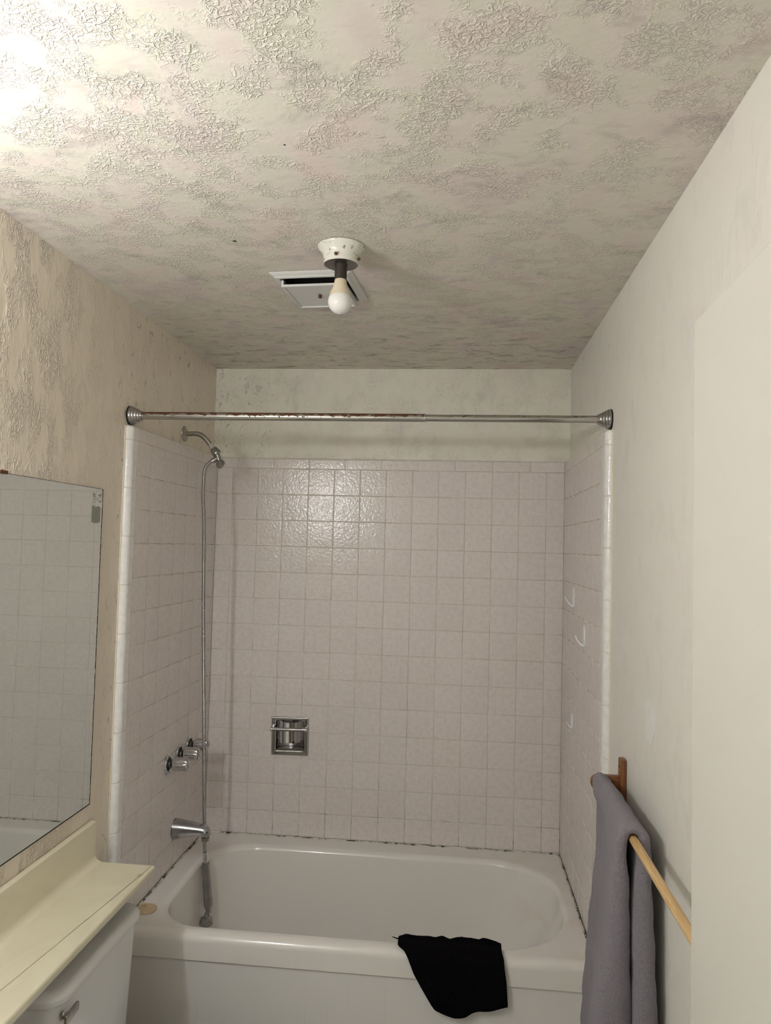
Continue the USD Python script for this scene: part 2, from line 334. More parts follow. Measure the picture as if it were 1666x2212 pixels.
# ---- tiles, each a slab with a softly rounded face
def tile_mesh(w, h, t=0.007, r=0.0022, tilt=True):
    """Face towards -y at y = 0, centred in x and z."""
    a, b = w / 2, h / 2; rings = []
    for (ins, dep) in ((0.0, t), (0.0, r), (r * 0.3, r * 0.3), (r, 0.0)):
        rings.append(np.array([(-a + ins, dep, -b + ins), (a - ins, dep, -b + ins), (a - ins, dep, b - ins), (-a + ins, dep, b - ins)]))
    m = loft(rings, cap=False)
    n0 = len(m.vertices) - 4
    m = trimesh.Trimesh(m.vertices, np.vstack([m.faces, [[n0, n0 + 1, n0 + 2], [n0, n0 + 2, n0 + 3]]]), process=False)
    if tilt:
        m.apply_transform(trimesh.transformations.rotation_matrix(rng.gauss(0, 0.0022), (1, 0, 0))); m.apply_transform(trimesh.transformations.rotation_matrix(rng.gauss(0, 0.0022), (0, 0, 1)))
        m.apply_translation((rng.gauss(0, 0.0002), rng.gauss(0, 0.00022), rng.gauss(0, 0.0002)))
    return m
JOINT = 0.0021
AX_B = ((1, 0, 0), (0, 1, 0), (0, 0, 1))                     # back wall: local x -> +x, into wall +y
AX_L = ((0, -1, 0), (-1, 0, 0), (0, 0, 1))                   # left wall: into wall -x; local x -> -y
AX_R = ((0, -1, 0), (1, 0, 0), (0, 0, 1))
def put_tile(name, parent, axes, org, w, h, m): obj(name, to_axes(tile_mesh(w, h), *[np.array(a, float) for a in axes], np.array(org, float)), m, parent, smooth=50)
zj = [TOP - PITCH * r for r in range(14)] + [RIM + 0.0015]
xj = [TL] + [0.0901 + PITCH * k for k in range(13)] + [TR]
yj = [Y_EDGE + PITCH * j for j in range(7)] + [Y_EDGE + PITCH * 7, 0.0]
obj('grout', tm(mbox((TL - 0.001, 0.0019, RIM - 0.02), (TR + 0.001, YB, TOP + 0.036)) - soap_cut(-0.1, 0.06)), M['grout'], wb)
soap_m = soap_cut(-0.05, 0.05)
for r in range(14):
    for k in range(len(xj) - 1):
        w, h = xj[k + 1] - xj[k] - JOINT, zj[r] - zj[r + 1] - JOINT
        o = ((xj[k] + xj[k + 1]) / 2, 0.0, (zj[r] + zj[r + 1]) / 2)
        m = to_axes(tile_mesh(w, h), *[np.array(a, float) for a in AX_B], np.array(o))
        if abs(o[0] - SOAP_C[0]) < 0.13 and abs(o[2] - SOAP_C[2]) < 0.13:                     # cut round the recessed soap dish
            c = Manifold.cube([w, 0.0068, h], True).translate([o[0], 0.0038, o[2]]) - soap_m
            if c.is_empty() or c.volume() < 1e-7: continue
            m = tm(c)
        obj('tile', m, M['tile'], wb, smooth=50)
def top_trim(length):
    """Top trim: face towards -y with a rounded upper edge; local x along the run."""
    b, r = TRIM_H - JOINT / 2, 0.008
    p = [(0.007, JOINT / 2), (0.0022, JOINT / 2), (0.0007, JOINT / 2 + 0.0007), (0.0, JOINT / 2 + 0.0022)]
    p += [(r - r * math.cos(a), b - r + r * math.sin(a)) for a in np.linspace(0, math.pi / 2, 6)] + [(0.0095, b)]
    p = np.array(p); e = 0.0016
    def ring(x, ins): q = p + np.array([ins, 0]) * 1.0; return np.c_[np.full(len(q), x), q[:, 0], q[:, 1] - ins * 0.5]
    L = length / 2
    return loft([ring(-L, e), ring(-L + e, 0), ring(L - e, 0), ring(L, e)])
def runs(a, b, first, step):
    c = [a] + [first + step * i for i in range(40) if a + 0.01 < first + step * i < b - 0.01] + [b]
    return zip(c[:-1], c[1:])
for a, b in runs(TL, TR, 0.1108, 0.1535):
    obj('trim_tile', to_axes(top_trim(b - a - JOINT), *[np.array(v, float) for v in AX_B], np.array(((a + b) / 2, 0, TOP))), M['tile'], wb, smooth=40)
def side_wall(parent, AX, face, sgn, wall):
    # mortar bed: from the painted wall to just under the tile faces, with the grout showing in the joints
    bed = face - sgn * 0.0019
    obj('grout', cat(box((wall, Y_EDGE - 0.004, RIM - 0.02), (bed, YB, TOP + 0.006)), box((wall, Y_EDGE - 0.004, TOP), (face - sgn * 0.009, YB, TOP + TRIM_H - 0.003)), ), M['grout'], parent)
    for r in range(14):
        for k in range(len(yj) - 1):
            w, h = yj[k + 1] - yj[k] - JOINT, zj[r] - zj[r + 1] - JOINT
            put_tile('tile', parent, AX, (face, (yj[k] + yj[k + 1]) / 2, (zj[r] + zj[r + 1]) / 2), w, h, M['tile'])
    for a, b in runs(Y_EDGE, 0.0, Y_EDGE + 0.1535, 0.1535):
        m = top_trim(b - a - JOINT)
        obj('trim_tile', to_axes(m, *[np.array(v, float) for v in AX], np.array((face, (a + b) / 2, TOP))), M['tile'], parent, smooth=40)
    # bullnose column: profile in (y, x), a quarter round from the tile face back to the paint
    D, r = abs(face - wall), 0.0195
    prof = [(Y_EDGE - JOINT, 0.0), (Y_EDGE - JOINT, D - 0.0014), (Y_EDGE - JOINT - 0.0014, D)]
    prof += [(Y_OUT + r - r * math.sin(a), D - r + r * math.cos(a)) for a in np.linspace(0, math.pi / 2, 12)] + [(Y_OUT, 0.0)]
    prof = np.array(prof); ctr = np.array([Y_EDGE - 0.028, 0.0])
    def ring(z, ins):
        q = prof + (ctr - prof) / np.maximum(np.linalg.norm(ctr - prof, axis=1, keepdims=True), 1e-6) * ins; q[[0, -1], 1] = 0.0
        return np.c_[wall + sgn * q[:, 1], q[:, 0], np.full(len(q), z)]
    obj('grout', loft([ring(0.0, 0.0011), ring(TOP + TRIM_H - 0.008, 0.0011)]), M['grout'], parent, smooth=40)
    zs = [TOP - 0.1525 * i for i in range(14)]; zs[-1] = 0.0 if zs[-1] > 0 else zs[-1]
    zs = [z for z in zs if z > 0.02] + [0.0]
    pieces = list(zip(zs[1:], zs[:-1]))
    for lo, hi in pieces:
        obj('bullnose_tile', loft([ring(lo + 0.001, 0.0012), ring(lo + 0.0024, 0), ring(hi - 0.0024, 0), ring(hi - 0.001, 0.0012)]), M['trim'], parent, smooth=40)
    tz = TOP + TRIM_H - 0.001
    obj('bullnose_tile', loft([ring(TOP + 0.001, 0.0012), ring(TOP + 0.0024, 0)] + [ring(tz - 0.012 + 0.012 * math.sin(a), 0.012 * (1 - math.cos(a))) for a in np.linspace(0, math.pi / 2, 7)]), M['trim'], parent, smooth=40)
    obj('edge_caulk', box((wall, Y_OUT - 0.0035, 0.0), (wall + sgn * 0.003, Y_OUT + 0.002, TOP + TRIM_H - 0.004)), M['yellow_caulk'], parent)
side_wall(wl, AX_L, TL, 1, XL)
side_wall(wr, AX_R, TR, -1, XR)

# ------------------------------------------------------------------ bathtub
def make_tub():
    t = thing('bathtub', 'cream enamelled alcove bathtub with a worn rim and flat apron', 'bathtub')
    x0, x1, y0, y1 = TL + 0.0015, TR - 0.0015, -0.792, -0.003
    rings = []
    def outer(ins, z): rings.append(np.c_[rrect(x0 + ins * 0.2, x1 - ins * 0.2, y0 + ins, y1 - ins * 0.1, (0.012,) * 4), np.full(96, z)])
    outer(0.006, 0.409); outer(0.002, 0.4095); outer(0.0, 0.412)
    r = 0.026
    for a in np.linspace(0, math.pi / 2, 9): outer(0.002 + r * (1 - math.cos(a)), RIM - r + r * math.sin(a) - 0.0005)
    ix0, ix1, iy0, iy1, rad = 0.098, 1.432, -0.738, -0.098, (0.17, 0.27, 0.25, 0.19)
    def inner(ins, z, l=1.0, rr=1.0, fb=1.0, cr=1.0): rings.append(np.c_[rrect(ix0 + ins * l, ix1 - ins * rr, iy0 + ins * fb, iy1 - ins * fb, tuple(q * cr for q in rad)), np.full(96, z)])
    outer(0.029, RIM)
    inner(-0.022, RIM); inner(-0.014, RIM - 0.0006)
    q = 0.024
    for a in np.linspace(0.25, math.pi / 2 * 0.86, 8): inner(-0.014 + q * math.sin(a), RIM - q * (1 - math.cos(a)))
    base = -0.014 + q * math.sin(math.pi / 2 * 0.86)
    z1 = RIM - q * (1 - math.cos(math.pi / 2 * 0.86))
    for s in np.linspace(0.08, 1, 9):
        k = s; z = z1 + (0.135 - z1) * s
        inner(base + 0.055 * k, z, l=(base + 0.015 * k) / (base + 0.055 * k), rr=(base + 0.20 * k ** 1.3) / (base + 0.055 * k), cr=1 - 0.25 * k)
    for a in np.linspace(0.2, 1.0, 6) * math.pi / 2:
        inner(base + 0.055 + 0.07 * (1 - math.cos(a)), 0.135 - 0.06 * math.sin(a) ** 0.8, l=(base + 0.015 + 0.07 * (1 - math.cos(a))) / (base + 0.055 + 0.07 * (1 - math.cos(a))), rr=(base + 0.20 + 0.09 * (1 - math.cos(a))) / (base + 0.055 + 0.07 * (1 - math.cos(a))), cr=0.72)
    m = loft(rings, cap=False)
    c = rings[-1].mean(0) + np.array([0, 0, -0.004]); n0 = len(m.vertices); b = n0 - 96 + np.arange(96)
    m = trimesh.Trimesh(np.vstack([m.vertices, c]), np.vstack([m.faces, np.c_[b, np.roll(b, -1), np.full(96, n0)]]), process=False)
    obj('body', m, M['enamel'], t, smooth=55)
    obj('apron', rbox((TL + 0.002, -0.784, 0.0), (TR - 0.002, -0.762, 0.4105), 0.003), M['apron'], t, smooth=30, label='flat white apron panel below the rim')
    def bead(p, q, r, seed):
        k = 90; s = np.linspace(0, 1, k)[:, None]; pts = np.array(p) + (np.array(q) - np.array(p)) * s
        rr = r * (0.55 + 0.9 * meshkit.noise(np.c_[s * 34, s * 0, s * 0] + seed, seed))
        return tube(pts, rr, 8)
    z = RIM + 0.0008
    obj('caulk_bead', bead((TL + 0.004, -0.0042, z), (TR - 0.004, -0.0042, z), 0.0028, 1), M['caulk'], t, smooth=40, label='mould-blackened caulk line along the back tiles')
    obj('caulk_bead', bead((TL + 0.0042, -0.78, z), (TL + 0.0042, -0.004, z), 0.0030, 2), M['caulk'], t, smooth=40, label='mould-blackened caulk line along the left tiles')
    obj('caulk_bead', bead((TR - 0.0042, -0.78, z), (TR - 0.0042, -0.004, z), 0.0030, 3), M['caulk'], t, smooth=40, label='mould-blackened caulk line along the right tiles')
    obj('drain', lathe([(0, 0.0), (0, 0.038), (0.003, 0.036), (0.004, 0.028), (0.001, 0.024), (0.0005, 0)], (0.33, -0.418, 0.0735)), M['chrome'], t, smooth=40)
make_tub()

# ------------------------------------------------------------------ shower rod
def make_rod():
    y, z = -0.805, 2.0885; xm = 0.9405
    t = thing('shower_rod', 'rusty chrome tension shower rod spanning the tub alcove', 'shower rod')
    obj('outer_tube', lathe([(0, 0.0105), (0, 0.0124), (xm - 0.031, 0.0124), (xm - 0.03, 0.0118), (xm - 0.03, 0.0105)], (0.03, y, z), (1, 0, 0), 32), M['rod_rust'], t, smooth=40)
    obj('inner_tube', lathe([(0, 0.0), (0, 0.0108), (XR - 0.03 - xm + 0.03, 0.0108), (XR - 0.03 - xm + 0.03, 0)], (xm - 0.03, y, z), (1, 0, 0), 32), M['rod_spots'], t, smooth=40)
    obj('tube_collar', lathe([(0, 0.011), (0, 0.0132), (0.002, 0.0136), (0.004, 0.0132), (0.004, 0.011)], (xm - 0.003, y, z), (1, 0, 0), 32), M['chrome'], t, smooth=40)
    prof = [(0.003, 0.0), (0.003, 0.0285), (0.005, 0.0300), (0.010, 0.0300), (0.0125, 0.0285), (0.0135, 0.0265), (0.018, 0.0262), (0.0205, 0.0245), (0.0215, 0.0225), (0.026, 0.0222), (0.0282, 0.0205), (0.029, 0.0185), (0.033, 0.0183), (0.036, 0.0160), (0.0368, 0.0150), (0.042, 0.0142), (0.042, 0.0)]
    for x, d in ((XL, 1), (XR, -1)):
        e = obj('end_flange', lathe(prof, (x, y, z), (d, 0, 0), 44), M['dull_chrome'], t, smooth=35)
        obj('rubber_pad', lathe([(0.0002, 0), (0.0002, 0.0308), (0.0036, 0.0308), (0.0036, 0)], (x, y, z), (d, 0, 0), 44), M['black'], e, smooth=40)
make_rod()

# ------------------------------------------------------------------ shower arm and hand shower
def make_shower():
    y = -0.336
    t = thing('shower_outlet', 'bent nickel shower arm with round wall plate above the left tiles', 'shower pipe')
    obj('wall_plate', lathe([(0.0, 0.0), (0.0, 0.0305), (0.003, 0.0300), (0.007, 0.025), (0.010, 0.014), (0.0105, 0.0)], (0.0, y, 2.1035), (1, 0, 0), 40), M['nickel'], t, smooth=40)
    path = spline([(0.002, y, 2.1035), (0.03, y, 2.104), (0.052, y, 2.1030), (0.068, y, 2.0975), (0.082, y, 2.0865), (0.098, y, 2.0690), (0.111, y, 2.0535)], 40)
    obj('bent_pipe', tube(path, 0.0094, 20), M['nickel'], t, smooth=40)
    d = np.array([0.62, 0, -0.785]); d /= np.linalg.norm(d); o = np.array([0.108, y, 2.0565])
    obj('thread_tape', lathe([(0, 0.0), (0, 0.0112), (0.018, 0.0116), (0.018, 0)], o - d * 0.006, d, 24), plain('thread_tape', (0.5, 0.48, 0.43), 0.6), t, smooth=40)
    h = thing('hand_shower', 'chrome hand shower with a ribbed metal hose hanging from the shower arm', 'hand shower')
    o2 = o + d * 0.012
    obj('swivel_nut', lathe([(0, 0.0), (0, 0.0128), (0.004, 0.0142), (0.016, 0.0175), (0.021, 0.0178), (0.0215, 0.0168), (0.0225, 0.0168), (0.023, 0.0178), (0.027, 0.0172), (0.029, 0.0120), (0.029, 0)], o2, d, 36), M['dull_chrome'], h, smooth=35)
    # diverter body, nearly vertical, with a side outlet to the hose and a clip-like outlet at its end
    d2 = np.array([0.36, 0.0, -0.93]); d2 /= np.linalg.norm(d2); o3 = o2 + d * 0.024
    obj('diverter_body', lathe([(0, 0.0), (0, 0.0105), (0.012, 0.0110), (0.030, 0.0105), (0.040, 0.0100), (0.042, 0.0)], o3, d2, 28), M['dull_chrome'], h, smooth=35)
    o4 = o3 + d2 * 0.036; c = np.array([0.50, -0.62, 0.35]); c /= np.linalg.norm(c)
    obj('outlet', cat(lathe([(-0.013, 0.0), (-0.013, 0.0125), (-0.011, 0.0140), (0.011, 0.0140), (0.013, 0.0125), (0.0135, 0.0070), (0.010, 0.0060), (0.010, 0.0)], o4 + d2 * 0.006, c, 28), ), M['dull_chrome'], h, smooth=35)
    q = np.array([-0.80, -0.22, -0.56]); q /= np.linalg.norm(q); o5 = o3 + d2 * 0.016
    obj('hose_nut', lathe([(0.004, 0.0), (0.004, 0.0085), (0.014, 0.0090), (0.015, 0.0108), (0.024, 0.0108), (0.025, 0.0092), (0.030, 0.0086), (0.033, 0.0070), (0.033, 0)], o5, q, 24), M['dull_chrome'], h, smooth=35)
    s = o5 + q * 0.030
    pts = [s, s + q * 0.010, (0.0945, -0.370, 1.9189), (0.0958, -0.374, 1.8751), (0.0999, -0.374, 1.8145), (0.1055, -0.362, 1.5552), (0.1104, -0.348, 1.2957), (0.1162, -0.322, 0.9475), (0.1187, -0.300, 0.7010), (0.1213, -0.280, 0.5171)]
    p = spline(pts, 1160)
    L = np.r_[0, np.cumsum(np.linalg.norm(np.diff(p, axis=0), axis=1))]
    obj('hose', tube(p, 0.0067 + 0.0007 * np.sin(L / 0.0052 * 2 * math.pi), 12), M['dull_chrome'], h, smooth=True)
    a, b = np.array([0.1213, -0.280, 0.5171]), np.array([0.1400, -0.276, 0.322]); w = (b - a) / np.linalg.norm(b - a)
    obj('handle_nut', lathe([(-0.004, 0), (-0.004, 0.0086), (0.010, 0.0092), (0.016, 0.0096), (0.0165, 0.0088), (0.018, 0.0088), (0.0185, 0.0098), (0.034, 0.0104), (0.034, 0)], a, w, 28), M['chrome'], h, smooth=35)
    hd = obj('handle', lathe([(0.034, 0.0), (0.034, 0.0124), (0.036, 0.0148), (0.060, 0.0148), (0.120, 0.0158), (0.166, 0.0166), (0.1665, 0.0158), (0.168, 0.0158), (0.1685, 0.0168), (0.188, 0.0164), (0.203, 0.0142), (0.209, 0.010), (0.209, 0)], a, w, 32), M['dull_chrome'], h, smooth=30)
    e = a + w * 0.203
    nd = np.array([-0.42, -0.15, -0.90]); nd /= np.linalg.norm(nd)
    obj('neck', tube([e - w * 0.004, e + w * 0.012, e + w * 0.014 + nd * 0.014], 0.0105, 18), M['dull_chrome'], h, smooth=40)
    f = e + w * 0.020 + nd * 0.006; fd = np.array([0.25, -0.80, -0.54]); fd /= np.linalg.norm(fd)
    obj('spray_head', lathe([(-0.014, 0.0), (-0.014, 0.012), (-0.006, 0.021), (0.004, 0.0235), (0.013, 0.0235), (0.015, 0.0220), (0.0135, 0.020), (0.0135, 0)], f + np.array([-0.002, -0.006, -0.018]), fd, 36), M['dull_chrome'], h, smooth=35)
make_shower()

# ------------------------------------------------------------------ tub spout and valve handles
def make_spout():
    y = -0.341; t = thing('tub_spout', 'tapered chrome tub spout on the left tiles under the shower handles', 'tub spout')
    rings = []; N = 40; a = np.linspace(0, 2 * math.pi, N, endpoint=False)
    for s in np.linspace(0, 1, 30):
        x = 0.0225 + 0.137 * s
        top = 0.661 - 0.0205 * s ** 1.2; bot = 0.588 + 0.0165 * min(s / 0.72, 1) - 0.006 * max(0, (s - 0.72) / 0.2) * (s < 0.93)
        if s > 0.86: k = (s - 0.86) / 0.14; top -= 0.030 * (1 - math.sqrt(max(0, 1 - k * k)));
        if s > 0.93: bot = bot - 0.006 + 0.012 * ((s - 0.93) / 0.07)
        hw = 0.0365 * (1 - s) + 0.021 * s
        if s > 0.86: hw *= math.sqrt(max(0.04, 1 - ((s - 0.86) / 0.14) ** 2 * 0.85))
        zc, hh = (top + bot) / 2, (top - bot) / 2
        sq = 0.9
        rings.append(np.c_[np.full(N, x), y + hw * np.sign(np.cos(a)) * np.abs(np.cos(a)) ** sq, zc + hh * np.sign(np.sin(a)) * np.abs(np.sin(a)) ** sq])
    obj('body', loft(rings), M['chrome_spout'], t, smooth=45)
    obj('gasket', lathe([(0, 0), (0, 0.0372), (0.0022, 0.0372), (0.0022, 0)], (TL + 0.0004, y, 0.6245), (1, 0, 0)), M['black'], t, smooth=40)
    obj('outlet', lathe([(0, 0.0115), (0, 0.0140), (0.014, 0.0150), (0.014, 0.0120), (0.006, 0.0115), (0.006, 0)], (0.141, y, 0.5885), (0, 0, 1), 28), M['dull_chrome'], t, smooth=40)
    obj('set_screw', lathe([(0, 0), (0, 0.0022), (0.0015, 0.0022), (0.0015, 0)], (0.152, y - 0.0175, 0.626), (0.35, -1, 0), 12), M['black'], t)
M['chrome_spout'] = metal('satin_chrome', (0.46, 0.46, 0.475), 0.17)
make_spout()
def handle(y, z, label, group, big):
    t = thing('valve_handle', label, 'shower handle', loc=(TL, y, z), group=group)
    obj('wall_plate', lathe([(0.0005, 0), (0.0005, 0.0360), (0.003, 0.0365), (0.0065, 0.0345), (0.0080, 0.0300), (0.0050, 0.0270), (0.0040, 0.020), (0.0040, 0)], (0, 0, 0), (1, 0, 0), 40), M['chrome'], t, smooth=35)
    obj('plate_cavity', lathe([(0.0042, 0), (0.0042, 0.0250), (0.0050, 0.0240), (0.0050, 0)], (0, 0, 0), (1, 0, 0), 32), M['black'], t, smooth=35)
    obj('stem', lathe([(0.004, 0), (0.004, 0.0125), (0.012, 0.0115), (0.020, 0.0120), (0.028, 0.0150), (0.028, 0)], (0, 0, 0), (1, 0, 0), 28), M['chrome'], t, smooth=35)
    # fluted knob: lobed ring swept along x, flaring away from the wall, with a recessed cap
    N = 96; a = np.linspace(0, 2 * math.pi, N, endpoint=False); rings = []
    d = np.array([1.0, 0.0, 0.04]); d /= np.linalg.norm(d); u, w, _ = frame_of(d)
    for h_, r, fl in ((0.0215, 0.0170, 0.0), (0.0230, 0.0222, 0.2), (0.029, 0.0252, 0.9), (0.044, 0.0246, 1.0), (0.060, 0.0236, 1.0), (0.070, 0.0226, 0.6), (0.0755, 0.0205, 0.15), (0.0770, 0.0150, 0.0), (0.0755, 0.0118, 0.0), (0.0755, 0.002, 0.0)):
        rr = r - 0.0036 * fl * (0.5 + 0.5 * np.cos(a * 7 + 0.6)) ** 2.2
        rings.append(h_ * d + rr[:, None] * (np.cos(a)[:, None] * u + np.sin(a)[:, None] * w))
    k = obj('knob', loft(rings), M['chrome'], t, smooth=35)
    obj('cap', lathe([(0.0755, 0), (0.0755, 0.0106), (0.0765, 0.0098), (0.0765, 0)], (0, 0, 0), d, 24), M['dull_chrome'], k, smooth=35)
handle(-0.432, 0.887, 'fluted chrome shower handle nearest the front edge of the tub', 'shower handles on the left tiles', 1)
handle(-0.325, 0.895, 'fluted chrome shower handle in the middle of the three', 'shower handles on the left tiles', 1)
handle(-0.221, 0.902, 'fluted chrome shower handle nearest the back wall, behind the hose', 'shower handles on the left tiles', 1)

# ------------------------------------------------------------------ recessed soap dish
def make_soap():
    t = thing('soap_dish', 'recessed square chrome soap dish with a grab bar on the back wall', 'soap dish', loc=(SOAP_C[0], 0, SOAP_C[2]))
    rotm = trimesh.transformations.rotation_matrix(math.radians(SOAP_ROT), (0, 1, 0))
    rot = lambda m: (m.apply_transform(rotm), m)[1]
    W = SOAP_W / 2; rings = []
    hole = lambda g: rrect(-0.0595 + g, 0.0595 - g, -0.0600 + g, 0.0665 - g, (0.010, 0.010, 0.010, 0.010), 8, 8)
    sq = lambda g: rrect(-W + g, W - g, -W + g, W - g, (0.002,) * 4, 8, 8)
    def R_(p, y): return np.c_[p[:, 0], np.full(len(p), y), p[:, 1]]
    rings = [R_(sq(0), -0.0006), R_(sq(0.0), -0.002), R_(sq(0.0018), -0.0040), R_(sq(0.0045), -0.0050), R_(sq(0.0075), -0.0042), R_(hole(-0.003), -0.0040), R_(hole(-0.0008), -0.0032), R_(hole(0.0), -0.0008), R_(hole(0.0), 0.004)]
    m = loft(rings, cap=False)
    if m.face_normals[np.argmin(m.triangles_center[:, 1])][1] > 0: m.invert()
    obj('frame', rot(m), M['chrome'], t, smooth=35)
    # half-round cup: plan is an arc deepest in the middle
    xs = np.linspace(-0.0595, 0.0595, 33); dep = 0.006 + 0.038 * np.sqrt(np.maximum(0, 1 - (xs / 0.0600) ** 2))
    back = np.c_[xs, dep]
    def ring(z): return np.c_[back[:, 0], back[:, 1], np.full(len(back), z)]
    m = loft([ring(-0.060), ring(0.0665)], cap=False, closed=False)
    if (m.face_normals[:, 1].mean()) > 0: m.invert()
    obj('cup', rot(m), M['chrome'], t, smooth=60)
    for nm, z in (('cup_floor', -0.0600), ('cup_roof', 0.0665)):
        poly = Polygon(np.vstack([np.c_[xs, dep], [[0.0595, 0.0], [-0.0595, 0.0]]]))
        m = to_axes(extrude(poly, 0.0012), np.array([1., 0, 0]), np.array([0, 1., 0]), np.array([0, 0, 1.]), np.array([0, 0, z - 0.0006]))
        obj(nm, rot(m), M['chrome'], t)
    # raised drip tray in the cup
    ys = np.r_[dep - 0.004]
    poly = Polygon(np.vstack([np.c_[xs * 0.95, ys], [[0.0565, 0.001], [-0.0565, 0.001]]]))
    obj('drip_tray', rot(to_axes(extrude(poly, 0.007), np.array([1., 0, 0]), np.array([0, 1., 0]), np.array([0, 0, 1.]), np.array([0, 0, -0.0590]))), M['dark_metal'], t)
    zb = 0.0335; yb = -0.030
    for s in (-1, 1):
        b = obj('bar_bracket', rot(cat(T(box((-0.0045, yb - 0.002, -0.0065), (0.0045, -0.002, 0.0065)), (s * 0.0705, 0, zb)).subdivide(), lathe([(-0.0055, 0), (-0.0055, 0.0072), (-0.0045, 0.0085), (0.0045, 0.0085), (0.0055, 0.0072), (0.0055, 0)], (s * 0.0705, yb, zb), (1, 0, 0), 28))), M['chrome'], t, smooth=35)
    obj('grab_bar', rot(lathe([(-0.066, 0), (-0.066, 0.0072), (0.066, 0.0072), (0.066, 0)], (0, yb, zb), (1, 0, 0), 32)), M['dull_chrome'], t, smooth=40)
    for zz in (0.054, -0.038):
        obj('screw', rot(lathe([(0, 0.0), (0, 0.0045), (0.002, 0.0035), (0.0025, 0)], (0.004, 0.0425, zz), (0, -1, 0), 14)), M['soot'], t, smooth=40)
make_soap()

# ------------------------------------------------------------------ adhesive hooks on the right tiles
def make_hook(y, ztop, h, label):
    t = thing('wall_hook', label, 'hook', loc=(TR, y, ztop), group='white hooks on the right tiles')
    w = h * 0.56
    p = [(w / 2 * math.sin(a) * (0.55 + 0.45 * (1 - math.cos(a)) / 2) , -h / 2 + h / 2 * math.cos(a)) for a in np.linspace(0, 2 * math.pi, 48, endpoint=False)]
    m = to_axes(extrude(Polygon(p), 0.0034), np.array([0, -1., 0]), np.array([0, 0, 1.]), np.array([-1., 0, 0]), np.array([-0.0004, 0, 0]))
    obj('back_plate', m, M['white_plastic'], t, smooth=30)
    s = h / 0.079
    pts = spline([(-0.003, 0, -h * 0.90), (-0.008 * s, 0, -h * 0.88), (-0.018 * s, 0, -h * 0.76), (-0.0255 * s, 0, -h * 0.62), (-0.0285 * s, 0, -h * 0.47)], 24)
    k = np.linspace(0, 1, 24)
    rings = []; a = np.linspace(0, 2 * math.pi, 16, endpoint=False); tt = np.gradient(pts, axis=0); tt /= np.linalg.norm(tt, axis=1, keepdims=True)
    for q, d, e in zip(pts, tt, k):
        u = np.array([0, 1.0, 0]); w_ = np.cross(d, u); ww = (0.0085 - 0.0045 * e) * s; th = (0.0055 - 0.0035 * e) * s
        if e > 0.97: ww *= 0.5; th *= 0.5
        rings.append(q + ww * np.cos(a)[:, None] * u + th * np.sin(a)[:, None] * w_)
    obj('prong', loft(rings), M['white_plastic'], t, smooth=50)
make_hook(-0.279, 1.5625, 0.079, 'large white plastic hook highest on the right tiles')
make_hook(-0.506, 1.4485, 0.079, 'large white plastic hook second highest, nearer the front of the tub')
make_hook(-0.279, 1.1045, 0.058, 'small white plastic hook lowest of the three on the right tiles')

# ------------------------------------------------------------------ rubber stopper on the tub rim
t = thing('drain_stopper', 'round tan rubber tub stopper lying on the left end of the rim', 'stopper', loc=(0.0600, -0.668, RIM + 0.0004))
obj('disc', lathe([(0, 0), (0, 0.0330), (0.002, 0.0345), (0.005, 0.0345), (0.0066, 0.0325), (0.0060, 0.027), (0.0058, 0.008), (0.0058, 0)], (0, 0, 0), (0, 0, 1), 44), M['stopper'], t, smooth=40)
obj('grip', lathe([(0.0055, 0), (0.0055, 0.0055), (0.010, 0.0042), (0.014, 0.0062), (0.017, 0.0060), (0.0185, 0.0035), (0.0185, 0)], (-0.010, 0.004, 0), (0, 0, 1), 20), M['stopper'], t, smooth=40)

